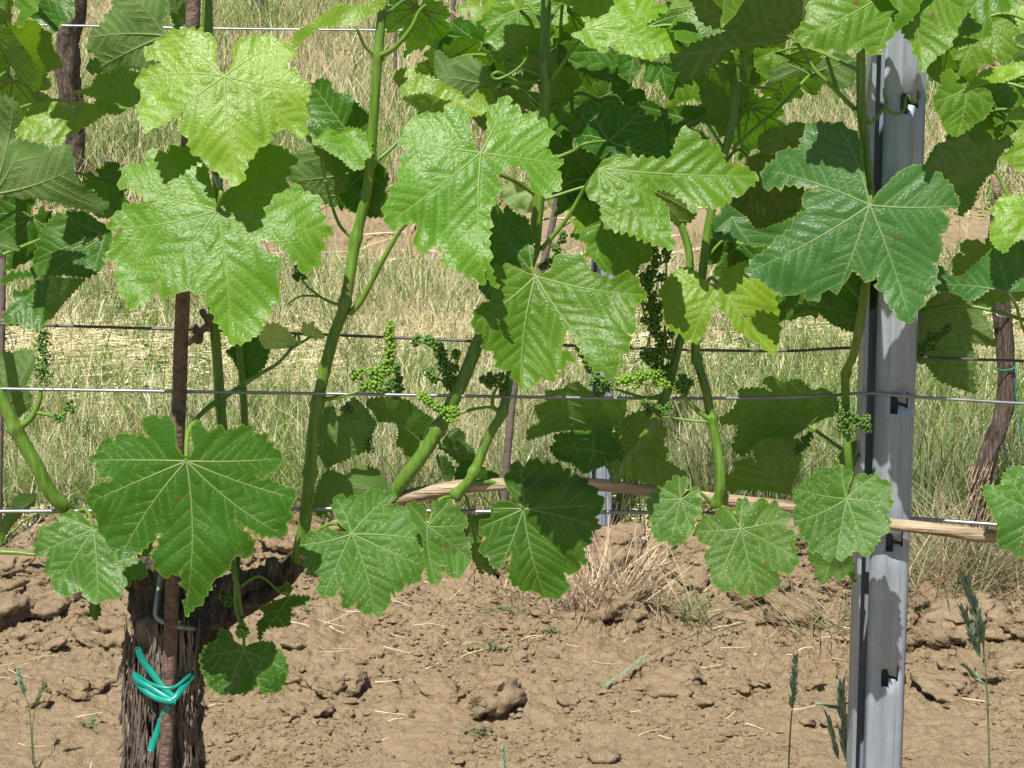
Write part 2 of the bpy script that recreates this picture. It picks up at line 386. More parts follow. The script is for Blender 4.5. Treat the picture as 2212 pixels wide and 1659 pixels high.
from mathutils import noise as mnoise
def clods():
    def sub(v, f):
        v = v.tolist(); c = {}; out = []
        def mid(a, b):
            k = (min(a, b), max(a, b))
            if k not in c: m = np.array(v[a]) + np.array(v[b]); v.append((m / np.linalg.norm(m)).tolist()); c[k] = len(v) - 1
            return c[k]
        for a, b, d in f: x, y, z = mid(a, b), mid(b, d), mid(d, a); out += [(a, x, z), (b, y, x), (d, z, y), (x, y, z)]
        return np.array(v), np.array(out)
    v3, f3 = sub(IV2, IF2); v4, f4 = sub(v3, f3); R = np.random.default_rng(91); VV = []; FF = []; n0 = 0; cnt = 0
    while cnt < 900:
        x = R.uniform(-1.25, 1.25); y = R.uniform(1.12, 2.72)
        dens = (.06 + .94 * float(sst(1.25, 1.8, np.array([y]))[0])) * float(sst(.36, .58, fbm(np.array([x * 2.3 + 4]), np.array([y * 2.3]), 95))[0])
        if x < -.45: dens = max(dens, .4 * (y > 1.45))
        if R.random() > dens: continue
        big = R.random() < .17; s_ = R.uniform(.024, .066) if big else R.uniform(.007, .024)
        V, Fc = (v4, f4) if big else (v3, f3); sd = R.uniform(0, 100); rz = R.uniform(0, 6.28); c, q = math.cos(rz), math.sin(rz)
        d = np.array([1 + .55 * mnoise.noise((p[0] * 1.3 + sd, p[1] * 1.3, p[2] * 1.3)) - .30 * abs(mnoise.noise((p[0] * 3 + sd, p[1] * 3, p[2] * 3))) + .22 * mnoise.noise((p[0] * 7 + sd, p[1] * 7, p[2] * 7)) - .13 * abs(mnoise.noise((p[0] * 14, p[1] * 14 + sd, p[2] * 14))) + .08 * mnoise.noise((p[0] * 26, p[1] * 26 + sd, p[2] * 26)) for p in V])
        p = V * d[:, None]; p[:, 2] = np.minimum(p[:, 2], .62 + .12 * d * np.sin(p[:, 0] * 9 + sd)) * R.uniform(.55, .85)
        p = p * np.array([R.uniform(1, 1.7), R.uniform(.8, 1.2), 1]) * s_; tl = R.normal(0, .22); p[:, 2] += p[:, 1] * tl + p[:, 0] * R.normal(0, .18)
        p = np.stack([p[:, 0] * c - p[:, 1] * q + x, p[:, 0] * q + p[:, 1] * c + y, p[:, 2] + gz(x, y) + s_ * R.uniform(-.1, .5)], 1)
        VV.append(p); FF.append(Fc + n0); n0 += len(p); cnt += 1
    o = link('soil_clods', bigmesh('soil_clods', np.concatenate(VV), np.concatenate(FF), M['soil'])); tag(o, 'rough broken clods of dry brown soil heaped under the vine row', 'soil clods', kind='stuff')
clods()

# ------------------------------------------------------------------ grass
def blades(x, y, z, h, wd, ang, lean, bend, col, seg=4):
    n = len(x); t = np.linspace(0, 1, seg)[None, :]
    dx, dy = np.cos(ang)[:, None], np.sin(ang)[:, None]
    r = (lean[:, None] * t + bend[:, None] * t * t) * h[:, None]
    zz = h[:, None] * t * np.sqrt(np.clip(1 - np.clip(lean, 0, .95) ** 2, .05, 1))[:, None] - .35 * bend[:, None] * t ** 3 * h[:, None]
    cx = x[:, None] + dx * r; cy = y[:, None] + dy * r; cz = z[:, None] + zz
    pa = rng.uniform(-.9, .9, n)[:, None]; px, py = np.cos(pa), np.sin(pa); hw = .5 * wd[:, None] * (1 - .9 * t ** 1.6)
    L = np.stack([cx - px * hw, cy - py * hw, cz], 2); R_ = np.stack([cx + px * hw, cy + py * hw, cz], 2)
    v = np.stack([L, R_], 2).reshape(n, seg * 2, 3)
    b = np.arange(seg - 1) * 2; q = np.stack([b, b + 1, b + 3, b + 2], 1)
    f = (q[None] + (np.arange(n) * seg * 2)[:, None, None]).reshape(-1, 4)
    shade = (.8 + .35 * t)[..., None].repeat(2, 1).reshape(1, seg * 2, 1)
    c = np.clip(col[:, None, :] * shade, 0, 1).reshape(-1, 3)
    return v.reshape(-1, 3), f, c
def wedge(n, y0, y1, m=.44):
    y = y0 + (y1 - y0) * rng.random(n); x = rng.uniform(-1, 1, n) * (m * (y + 1.9) + .15); return x, y
GREEN = np.array([[.17, .30, .055], [.25, .38, .08], [.15, .26, .08], [.36, .45, .14]])
DRY = np.array([[.66, .57, .35], [.74, .67, .46], [.50, .43, .24], [.84, .78, .58], [.58, .54, .30]])
def pick(n, pg):
    g = GREEN[rng.integers(0, 4, n)]; d = DRY[rng.integers(0, 5, n)] * 1.08
    return np.where((rng.random(n) < pg)[:, None], g, d) * rng.uniform(.75, 1.2, (n, 1))
def grass(name, label, y0, y1, n, hh, ww, pgf, cat='grass'):
    x, y = wedge(n, y0, y1); k = turf_mask(x, y) * (.35 + .65 * fbm(x * 3, y * 3, 61)) > rng.random(n) * .8
    x, y = x[k], y[k]; n = len(x); pg = pgf(x, y)
    h = hh * rng.uniform(.35, 1.25, n) * (.6 + .8 * fbm(x * 2.5, y * 2.5, 62)); h = h * (1 - .5 * np.exp(-((y - 3.72) / .28) ** 2) * sst(.35, .6, fbm(x * 1.7, y * 2.5, 82))); wd = ww * rng.uniform(.6, 1.4, n)
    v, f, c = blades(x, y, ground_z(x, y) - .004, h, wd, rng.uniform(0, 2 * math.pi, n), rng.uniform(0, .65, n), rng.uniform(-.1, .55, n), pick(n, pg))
    o = link(name, bigmesh(name, v, f, M['grass'], c)); tag(o, label, cat, kind='stuff')
near_green = lambda x, y: np.clip(.52 + 1.3 * (fbm(x * 1.6, y * 1.6, 63) - .45) + .3 * sst(2.9, 2.6, y) - .4 * np.exp(-((y - 3.75) / .18) ** 2) + .2 * sst(.2, 1.2, x), .05, .95)
grass('grass', 'dry yellow and green grass strip between the first and second background rows', 2.5, 4.4, 102000, .135, .0032, near_green)
grass('grass', 'sunlit pale grass on the slope behind the farthest trunk', 5.0, 11.5, 118000, .19, .0045, lambda x, y: np.clip(.55 + 1.3 * (fbm(x * 1.2, y * 1.2, 64) - .5), .05, .8))
def straw(name, label, y0, y1, n, ln, ww, dens):
    x, y = wedge(n, y0, y1); k = dens(x, y) > rng.random(n); x, y = x[k], y[k]; n = len(x)
    a = rng.uniform(0, math.pi, n); a = np.where(rng.random(n) < .5, a * .25 - .3, a); l = ln * rng.uniform(.3, 1.4, n)
    t = np.linspace(-.5, .5, 4)[None]; bow = rng.normal(0, .12, n)[:, None] * l[:, None]
    cx = x[:, None] + np.cos(a)[:, None] * l[:, None] * t - np.sin(a)[:, None] * bow * (t * 4) ** 2 * .25
    cy = y[:, None] + np.sin(a)[:, None] * l[:, None] * t + np.cos(a)[:, None] * bow * (t * 4) ** 2 * .25
    lift = rng.uniform(.002, .03, n)[:, None] * dens(x, y)[:, None]; z0 = ground_z(cx[:, 0], cy[:, 0])[:, None]; z1 = ground_z(cx[:, 3], cy[:, 3])[:, None]; zm = ground_z(x, y)[:, None]; cz = np.maximum(z0 + (z1 - z0) * (t + .5), zm + (z1 - z0) * t) + .002 + lift + rng.normal(0, .2, n)[:, None] * t * .05
    hw = .5 * ww * rng.uniform(.6, 1.4, n)[:, None] * (1 - .5 * (t + .5)); c = pick(n, .06) * 1.12
    nx, ny = -np.sin(a)[:, None] * hw, np.cos(a)[:, None] * hw
    L = np.stack([cx - nx, cy - ny, cz - hw * .5], 2); R_ = np.stack([cx + nx, cy + ny, cz + hw * .5], 2)
    v = np.stack([L, R_], 2).reshape(n * 8, 3); b = np.arange(3) * 2; q = np.stack([b, b + 1, b + 3, b + 2], 1)
    f = (q[None] + (np.arange(n) * 8)[:, None, None]).reshape(-1, 4)
    o = link(name, bigmesh(name, v, f, M['straw'], np.repeat(c, 8, 0))); tag(o, label, 'straw', kind='stuff')
def leaflets(n, y0, y1):
    x, y = wedge(n, y0, y1); k = turf_mask(x, y) * sst(.46, .66, fbm(x * 2.1 + 7, y * 2.6, 66)) > rng.random(n); x, y = x[k], y[k]; n = len(x)
    s_ = rng.uniform(.006, .017, n)[:, None]; z = ground_z(x, y) + rng.uniform(.005, .07, n); c = np.stack([x, y, z], 1)
    a = rng.uniform(0, 6.28, n); d = np.stack([np.cos(a), np.sin(a), rng.uniform(-.5, .7, n)], 1); e = np.stack([-np.sin(a), np.cos(a), rng.uniform(-.6, .6, n)], 1) * .5
    v = np.stack([c - d * s_, c - d * s_ * .2 - e * s_ * 1.1, c - d * s_ * .2 + e * s_ * 1.1, c + d * s_ * .5 - e * s_ * .8, c + d * s_ * .5 + e * s_ * .8, c + d * s_ * 1.1], 1).reshape(-1, 3)
    q = np.array([(0, 1, 2, 2), (1, 3, 4, 2), (3, 5, 4, 4)]); b = (np.arange(n) * 6)[:, None]
    f = np.concatenate([b + np.array([0, 1, 2]), b + np.array([1, 3, 4]), b + np.array([1, 4, 2]), b + np.array([3, 5, 4])], 0)
    col = np.repeat(np.array([[.12, .24, .045], [.17, .30, .07], [.10, .20, .06]])[rng.integers(0, 3, n)] * rng.uniform(.7, 1.2, (n, 1)), 6, 0)
    o = link('ground_weeds', bigmesh('ground_weeds', v, f, M['grass'], col)); tag(o, 'patches of low green broad leaved weeds among the dry grass', 'weeds', kind='stuff')
leaflets(34000, 2.6, 9)
def stems(n, y0, y1):
    x, y = wedge(n, y0, y1); k = turf_mask(x, y) > rng.random(n); x, y = x[k], y[k]; n = len(x); h = rng.uniform(.2, .48, n); ang = rng.uniform(0, 6.28, n); ln = rng.uniform(.05, .4, n)
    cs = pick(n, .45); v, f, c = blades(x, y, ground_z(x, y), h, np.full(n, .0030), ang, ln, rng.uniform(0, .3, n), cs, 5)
    tip = v.reshape(n, 10, 3)[:, 8]; VV = [v]; FF = [f]; CC = [c]; b0 = len(v)
    for j in range(7):
        t = j / 6; base = v.reshape(n, 10, 3)[:, 6] * (1 - t) + tip * t; a2 = ang + rng.normal(0, 1.2, n)
        v2, f2, c2 = blades(base[:, 0], base[:, 1], base[:, 2], np.full(n, .028) * rng.uniform(.6, 1.3, n), np.full(n, .0042), a2, rng.uniform(.3, .8, n), np.zeros(n), cs * 1.05, 3)
        VV.append(v2); FF.append(f2 + b0); CC.append(c2); b0 += len(v2)
    o = link('tall_grass_stems', bigmesh('tall_grass_stems', np.concatenate(VV), np.concatenate(FF), M['grass'], np.concatenate(CC))); tag(o, 'scattered taller grass stems with pale seed heads above the turf', 'grass stems', kind='stuff')
stems(2000, 2.6, 10)
straw('straw', 'cut pale straw lying in a swath across the grass strip', 2.5, 4.5, 38000, .15, .0032,
      lambda x, y: np.clip(.22 + 1.1 * np.exp(-((y - 3.74 - .25 * (fbm(x * 1.1, x * 0 + 3, 81) - .5)) / .30) ** 2) * (.25 + 1.1 * fbm(x * 1.7, y * 2.5, 82)) + .3 * np.exp(-((y - 2.62) / .1) ** 2), 0, 1) * (.4 + .6 * turf_mask(x, y)))
straw('straw', 'sparse broken straw bits strewn over the bare soil', 1.0, 2.75, 2400, .05, .0014,
      lambda x, y: np.clip(.05 + .9 * sst(.5, .66, fbm(x * 3 + 2, y * 3, 71)) * sst(1.2, 2.3, y) + .35 * np.exp(-((x - .25) ** 2 + (y - 2.1) ** 2) / .06), 0, 1))
straw('straw', 'dead stems lying on the far soil strip below the leftmost trunk', 4.1, 6.5, 1300, .14, .0040, lambda x, y: np.clip(.5 - .3 * turf_mask(x, y), 0, 1))

# ------------------------------------------------------------------ posts, stakes, wires
def slot_poly():
    return [(1297, 1040), (1310, 1022), (1340, 1030), (1350, 1070), (1400, 1085), (1402, 1007), (1412, 1007), (1412, 1120), (1400, 1115), (1395, 1105), (1350, 1095), (1348, 1155), (1297, 1148)]
def steel_post(name, label, top, base_xy, zb, W, off, slots, sc=1.0, group=None):
    """top: (x,z) of the front face centre high up; leaning section post with a slotted front face and a back flange"""
    root = empty(name, (base_xy, off, zb), label, 'post', group)
    H = top[1] - zb; lean = (top[0] - base_xy) / H
    g = lambda x: -.0022 * sc * math.exp(-((x + .006 * sc) / (.0035 * sc)) ** 2) - .002 * sc * math.exp(-((x - .009 * sc) / (.002 * sc)) ** 2) + .006 * sc * max(0, (abs(x) - W * .36) / (W * .14)) ** 2
    xs = np.unique(np.concatenate([np.linspace(-W / 2, W / 2, 15), (-.006 * sc + np.array([-.004, 0, .004]) * sc), (.009 * sc + np.array([-.003, 0, .003]) * sc)]))
    holes = []
    for s in slots:
        holes.append([((x - 1340) * .3422 / PXM * sc * 1.0 + .001, s - (y - 1085) * .3422 / PXM * sc) for x, y in slot_poly()])
    pts = []; edges = []
    B = [(-W / 2, 0), (W / 2, 0), (W / 2, H), (-W / 2, H)]
    pts += B; edges += [(0, 1), (1, 2), (2, 3), (3, 0)]
    for h in holes:
        b = len(pts); pts += h; edges += [(b + i, b + (i + 1) % len(h)) for i in range(len(h))]
    zs = np.arange(.02, H, .03)
    for x in xs[1:-1]:
        for z in zs:
            if all(not (min(p[0] for p in h) - .001 < x < max(p[0] for p in h) + .001 and min(p[1] for p in h) - .001 < z < max(p[1] for p in h) + .001) for h in holes): pts.append((x, z))
    r = delaunay_2d_cdt([Vector(p) for p in pts], edges, [], 2, 1e-6)
    v2 = np.array([tuple(v) for v in r[0]])
    def inhole(c):
        for h in holes:
            hh = np.array(h); x, y = c; ins = False; j = len(hh) - 1
            for i in range(len(hh)):
                if (hh[i, 1] > y) != (hh[j, 1] > y) and x < (hh[j, 0] - hh[i, 0]) * (y - hh[i, 1]) / (hh[j, 1] - hh[i, 1]) + hh[i, 0]: ins = not ins
                j = i
            if ins: return True
        return False
    fs = [tuple(f) for f in r[2] if not inhole(v2[list(f)].mean(0))]
    mb = MB(); X = np.stack([v2[:, 0] + lean * v2[:, 1], [g(x) for x in v2[:, 0]], v2[:, 1]], 1) + np.array([base_xy, off, zb])
    mb.add(X, fs); fr = mb.build('front_plate', M['post'], (base_xy, off, zb), root)
    so_ = fr.modifiers.new('thickness', 'SOLIDIFY'); so_.thickness = .002 * sc; so_.offset = 0
    D = .034 * sc; t = .0022 * sc
    def strip(nm, prof_):
        m2 = MB(); n = len(prof_); vv = []
        for z in (0, H): vv += [(x + lean * z + base_xy, y + off, z + zb) for x, y in prof_]
        m2.add(vv, [(i, (i + 1) % n, n + (i + 1) % n, n + i) for i in range(n)] + [tuple(range(n - 1, -1, -1)), tuple(range(n, 2 * n))])
        m2.build(nm, M['post'], (base_xy, off, zb), root, smooth=False)
    strip('side_wall', [(W / 2 - t, .0085 * sc), (W / 2 + .001, .0075 * sc), (W / 2 + .001, D), (W / 2 - t, D)])
    L0 = -W / 2 - .0092 * sc; L1 = -W / 2 - .0138 * sc
    strip('back_wall', [(L1, D + .0005), (W / 2 + .001, D + .0005), (W / 2 + .001, D + t), (L1, D + t)])
    strip('flange_lip', [(L1, .004 * sc), (L0, .005 * sc), (L0, .005 * sc + t), (L1 + t, .004 * sc + t), (L1 + t, D), (L1, D)])
    return root
OFFP = .035
a = P(1962, 60, OFFP); b = P(1908, 1659, OFFP); lean = (a[0] - b[0]) / (a[2] - b[2])
zb = -.05; bx = b[0] - lean * (b[2] - zb)
zl = lambda vy: P(1930, vy, OFFP)[2] - zb
steel_post('metal_post', 'tall galvanised steel post with hook slots in front of the vines at right', (bx + lean * (1.6 - zb), 1.6), bx, zb, .0445, OFFP, [zl(222), zl(562), zl(872), zl(1170), zl(1462), zl(1462) - .15])
OFF2 = 2.5
a = P(1313, 100, OFF2); b = P(1303, 1190, OFF2); lean = (a[0] - b[0]) / (a[2] - b[2]); zb2 = gz(b[0], OFF2) - .05; bx2 = b[0] - lean * (b[2] - zb2)
z2 = lambda vy: P(1310, vy, OFF2)[2] - zb2
steel_post('metal_post', 'slender grey steel post rising behind the leaves in the second row', (bx2 + lean * 1.6, zb2 + 1.6), bx2, zb2, .043, OFF2, [z2(204), z2(480)])

def rod(name, label, pts, r, mat, cat='stake', hook=None, group=None, sides=12, jit=.1):
    pts = np.array(pts); root = None
    mb = MB(); tube(mb, smooth_path(pts, 60), r, sides, jit=jit)
    o = mb.build(name, mat, pts[0]); tag(o, label, cat, group); return o
a = P(418, 0, .0); b = P(358, 1659, -.028); d = (a - b) / (a[2] - b[2])
base = b + d * (gz(b[0], -.03) - .05 - b[2]); topp = a + d * .12
st = rod('rusty_stake', 'thick rusty iron rod standing beside the left vine trunk', [base, (base + topp) / 2, topp], .0079, M['rust'], 'stake')
mb = MB(); hk = [(405, 742, .045), (416, 735, .03), (424, 728, .02), (433, 716, .015), (448, 704, .012), (449, 690, .012), (441, 680, .014), (437, 672, .018)]
tube(mb, smooth_path([P(*p) for p in hk], 24), [.0028, .004, .004, .0042, .0036], 8, jit=.35)
tube(mb, smooth_path([P(421, 705, .03), P(426, 716, .02), P(432, 730, .012), (P(424, 737, .014))], 10), [.004, .0052, .0045], 8, jit=.4)
mb.build('hook', M['rust'], P(405, 742, .045), st)
rod('rusty_stake', 'thin grey brown rod at the far left edge of the picture', [GP(-4, 1195), P(8, 420, 2.5), P(16, -20, 2.5)], .0095, M['rust2'])
rod('rusty_stake', 'thin dull rod at the top middle behind small far leaves', [P(957, 470, 5.0), P(980, 0, 5.0), P(984, -40, 5.0)], .0085, M['rust2'])
rod('rusty_stake', 'dull thin rod left of it, beside the tall bright shoot', [GP(853, 245), P(854, 60, PG(853, 245)[1]), P(856, -40, PG(853, 245)[1])], .0085, M['rust2'])
def wire(label, pts, r, mat):
    p = smooth_path([P(*q) for q in pts], 140); mb = MB(); tube(mb, p, r, 8); o = mb.build('trellis_wire', mat, p[0]); tag(o, label, 'wire', 'trellis wires')
wire('dark weathered wire, upper of the near wires, kinked behind the steel post', [(-300, 690, .075), (0, 700, .075), (400, 712, .075), (800, 727, .075), (1220, 746, .075), (1500, 756, .075), (1700, 758, .075), (1780, 754, .076), (1838, 752, .078), (1880, 761, .08), (1985, 771, .078), (2212, 780, .075), (2500, 790, .075)], .00165, M['wire2'])
wire('bright wire crossing the front face of the near steel post', [(-300, 836, -.012), (0, 840, -.012), (400, 846, -.01), (800, 852, -.008), (1300, 860, .004), (1600, 860, .015), (1780, 855, .026), (1850, 850, .0295), (1900, 850, .0305), (1926, 853, .031), (2000, 859, .028), (2212, 872, .02), (2500, 890, .01)], .0018, M['wire'])
wire('thick low wire running along under the brown cane', [(-300, 1107, .012), (0, 1105, .012), (300, 1103, .012), (600, 1100, .012), (720, 1099, .012), (1000, 1105, .012), (1400, 1107, .014), (1700, 1112, .05), (1900, 1117, .0733), (1970, 1120, .0733), (2212, 1137, .04), (2500, 1150, .03)], .0024, M['wire'])
wire('thin far wire at top left crossing the distant brown trunk', [(-400, 46, 4.93), (125, 55, 4.93), (500, 62, 4.93), (960, 67, 4.93), (1500, 76, 4.93), (2600, 95, 4.93)], .0042, M['wire'])

# ------------------------------------------------------------------ the near vine: wood
tb = P(345, 1659, .02); tbase = np.array([tb[0] - .012, .03, gz(tb[0], .03)])
VINE = empty('grape_vine', tbase, 'large leafy grape vine in front with dark gnarled trunk and green tie at lower left', 'grape vine')
SHOOT = {}; SPATH = {}
def ridges(seed, amp, ns):
    R = np.random.default_rng(seed); ph = R.random(8) * 6.28; tab = R.normal(0, 1, (120, ns))
    for j in range(1, 120): tab[j] = .955 * np.roll(tab[j - 1], int(R.random() < .12)) + .26 * tab[j]
    return lambda i, k: amp * 1.5 * mnoise.noise((1.3 * math.cos(6.283 * k / ns) + seed, 1.3 * math.sin(6.283 * k / ns), i * .085)) + amp * (.55 * tab[min(i, 119), k % ns] + .35 * math.sin(3 * 6.28 * k / ns + ph[0] + i * .05) + .25 * math.sin(7 * 6.28 * k / ns + ph[1] + i * .08))
def trunk_part(parent, path, rad, n, ns, amp, seed, mat, name='trunk', loc=None):
    mb = MB(); p = smooth_path(path, n); tube(mb, p, rad, ns, ridge=ridges(seed, amp, ns)); o = mb.build(name, mat, p[0] if loc is None else loc, parent); return o, p
tp = [tbase - np.array([0, 0, .06]), tbase + np.array([0, 0, .15]), P(352, 1720, .03), P(352, 1600, .035), P(350, 1500, .04), P(345, 1400, .04), P(338, 1330, .04), P(330, 1250, .04), P(322, 1200, .045)]
TR, _ = trunk_part(VINE, tp, [.052, .05, .042, .0395, .039, .034, .027, .030, .026, .016], 110, 44, .16, 3, M['bark'])
ARM, _ = trunk_part(VINE, [P(380, 1400, .045), P(420, 1350, .045), P(470, 1312, .045), P(530, 1285, .04), P(585, 1258, .035), P(625, 1228, .03), P(655, 1195, .025)], [.03, .031, .029, .024, .0185, .013, .0105], 50, 28, .14, 5, M['bark'], 'arm')
mb = MB()
for (a_, b_, r_) in [((590, 1270), (585, 1205), .012), ((545, 1262), (575, 1228), .014), ((500, 1275), (520, 1236), .016), ((560, 1285), (572, 1270), .015)]:
    tube(mb, smooth_path([P(*a_, .02), P((a_[0] + b_[0]) / 2 + 5, (a_[1] + b_[1]) / 2, .005), P(*b_, .01)], 8), [r_, r_ * .8, r_ * .5], 10, jit=.5)
mb.build('pruning_stub', M['bark'], P(560, 1270, .02), VINE)
mb = MB()       # loose bark strips peeling off the trunk head
for i in range(420):
    x = random.uniform(266, 436); y = random.uniform(1330, 1660); L = random.uniform(30, 130); o_ = .035 - .046 * math.sqrt(max(0, 1 - ((x - 350) / 94) ** 2)) - .002
    q = [P(x, y, o_), P(x + random.uniform(-5, 5), y + L * .5, o_ - random.uniform(.001, .005)), P(x + random.uniform(-9, 6), y + L, o_ + random.uniform(-.009, .002))]
    tube(mb, smooth_path(q, 7), [.0005, random.uniform(.0007, .0023), .0005], 5, jit=.7)
for i in range(34):
    e = random.choice((-1, 1)); x = 350 + e * random.uniform(78, 86); y = random.uniform(1380, 1660); L = random.uniform(20, 70)
    q = [P(x - e * 6, y, .03), P(x + e * random.uniform(0, 5), y + L * .5, .02), P(x + e * random.uniform(2, 14), y + L, .022)]
    tube(mb, smooth_path(q, 7), [.0008, random.uniform(.0014, .0032), .0004], 5, jit=.6)
for i in range(9):
    x = 296 + i * 4.6; q = [P(x + 14 - i * .5, 1322 + abs(i - 4) * 3, .0), P(x + 3, 1345, -.016), P(x + 2 + i, 1378, -.014), P(x + 18, 1412, -.004)]
    tube(mb, smooth_path(q, 9), [.0008, .0026, .003, .0012], 5, jit=.4)
mb.build('peeling_bark', M['shag'], P(345, 1450, 0), VINE)
CANE, CP = trunk_part(VINE, [P(650, 1200, .02), P(700, 1155, .02), P(770, 1110, .018), P(850, 1081, .014), P(920, 1064, .012), P(990, 1053, .012), P(1100, 1046, .014), P(1200, 1044, .016), P(1300, 1048, .016), P(1400, 1060, .016), P(1550, 1078, .014), P(1700, 1095, .012), P(1850, 1119, .016), P(1950, 1136, .014), P(2050, 1147, .014), P(2110, 1155, .014), P(2155, 1160, .014)],
      [.0085, .0085, .008, .0072, .0074, .0082, .0072, .007, .0074, .007, .0072, .007, .007, .0068, .0068, .008, .007], 120, 16, .10, 8, M['cane'], 'cane')

def shoot(key, pts, r0, r1, parent=None, off=0.0, nodes=(), mat=None):
    pts = [p if len(p) == 3 else (p[0], p[1], off) for p in pts]
    n = max(24, len(pts) * 9); p = smooth_path([P(*q) for q in pts], n); v = smooth_path(np.array(pts), n)
    rad = np.linspace(r0, r1, n) / PXM * .88
    for (nx, ny) in nodes:
        d = np.hypot(v[:, 0] - nx, v[:, 1] - ny); rad *= 1 + .40 * np.exp(-(d / 9) ** 2)
    mb = MB(); tube(mb, p, rad, 14, jit=.05)
    o = mb.build('shoot', mat or M['stem'], p[0], parent or VINE); SHOOT[key] = o; SPATH[key] = (v, p); return o
shoot('S1', [(640, 1212, .02), (658, 1130, .01), (668, 1040, 0), (676, 940, 0), (688, 860, 0), (718, 735, 0), (745, 655, .0), (768, 520, .01), (790, 425, .01), (800, 350, .01), (808, 240, .01), (816, 125, .01), (828, 0, .015), (836, -80, .02)], 17, 10.5, nodes=[(668, 1020), (682, 870), (748, 655), (765, 515), (803, 350), (816, 122)])
shoot('S2', [(848, 1076, .014), (862, 1050, .01), (900, 1000, 0), (945, 930, 0), (1000, 820, .0), (1040, 725, .01), (1098, 635, .02), (1145, 565, .02), (1160, 470, .02), (1170, 330, .02), (1178, 200, .02), (1178, 100, .03), (1180, -60, .04)], 19, 13, nodes=[(945, 925), (1160, 540), (1182, 185)])
shoot('S3', [(982, 1072, .0), (1020, 1028, -.005), (1052, 950, .0), (1085, 890, 0), (1100, 820, .01), (1112, 760, .02)], 13, 11, nodes=[(985, 1070), (1084, 890), (1025, 1020)])
shoot('S4', [(1325, 1040, .015), (1370, 975, .015), (1412, 915, .01), (1440, 850, .01), (1462, 760, .015), (1480, 690, .02), (1490, 560, .025), (1470, 480, .03)], 14, 9, nodes=[(1365, 990), (1435, 870)])
shoot('S5', [(1546, 1094, 0), (1557, 1042, -.005), (1548, 957, 0), (1533, 888, .005), (1524, 837, .005), (1506, 779, .01), (1503, 740, .012), (1516, 600, .02), (1534, 470, .03), (1560, 350, .04), (1582, 262, .05), (1592, 131, .05), (1600, 40, .05), (1602, -60, .05)], 12.5, 9.5, nodes=[(1548, 1088), (1536, 905), (1506, 777)])
shoot('S6', [(1846, 1095, .02), (1832, 980, .0), (1827, 871, .015), (1828, 806, .01), (1846, 755, .0), (1872, 600, -.01), (1880, 438, -.015), (1868, 308, -.015), (1861, 240, -.015), (1860, 106, -.01), (1862, -60, -.01)], 10, 11, nodes=[(1828, 806), (1855, 235)])
shoot('S7', [(152, 1112, .015), (132, 1088, .0), (108, 1062, -.005), (76, 1000, -.01), (34, 925, -.01), (2, 855, -.01), (-20, 780, 0), (-40, 500, .03), (-30, 200, .04), (-20, -60, .05)], 19, 13, nodes=[(35, 925)])
shoot('S8', [(500, 1230, .03), (488, 1000, .03), (478, 900, .03), (468, 760, .03), (461, 677, .025), (455, 600, .03), (470, 440, .03), (465, 300, .03), (450, 80, .035), (448, -60, .04)], 13, 12.5, nodes=[(475, 865)])
shoot('S9', [(508, 1250, .04), (530, 1000, .05), (528, 900, .05), (520, 776, .05), (512, 700, .05), (530, 600, .06)], 10.5, 8)
shoot('S10', [(498, 1200, -.01), (510, 1255, -.02), (515, 1290, -.02), (520, 1330, -.02)], 9, 6)
shoot('S11', [(477, 862, .01), (530, 828, -.01), (559, 809, -.01), (600, 785, -.01), (632, 752, -.01), (672, 728, -.01)], 6.5, 3)
rb = P(2320, 1700, .02); RVINE = empty('grape_vine', (rb[0], .02, gz(rb[0], .02)), 'grape vine whose bright leaves reach in from the right edge beside the post', 'grape vine')
trunk_part(RVINE, [(rb[0], .02, -.03), P(2320, 1659, .02), P(2310, 1400, .03), P(2300, 1200, .03)], [.035, .03, .028, .03], 40, 24, .12, 13, M['bark'])
shoot('R1', [(2300, 1190, .03), (2290, 900, .03), (2285, 600, .04), (2300, 250, .05), (2290, -60, .05)], 15, 11, RVINE)

# ------------------------------------------------------------------ leaves
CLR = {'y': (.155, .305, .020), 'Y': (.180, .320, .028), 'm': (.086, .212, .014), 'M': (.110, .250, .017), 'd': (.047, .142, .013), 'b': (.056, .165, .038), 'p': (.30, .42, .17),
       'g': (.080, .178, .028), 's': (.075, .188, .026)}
def pip(poly, q):
    x, y = q[:, 0][:, None], q[:, 1][:, None]; a = poly; b = np.roll(poly, 1, 0)
    c = ((a[:, 1] > y) != (b[:, 1] > y)) & (x < (b[:, 0] - a[:, 0]) * (y - a[:, 1]) / (b[:, 1] - a[:, 1] + 1e-15) + a[:, 0])
    return c.sum(1) % 2 == 1
def segdist(q, A, B):
    d = B - A; L = (d ** 2).sum(1) + 1e-15
    t = np.clip(((q[:, None] - A[None]) * d[None]).sum(2) / L, 0, 1)
    return np.sqrt((((A[None] + d[None] * t[..., None]) - q[:, None]) ** 2).sum(2)).min(1)
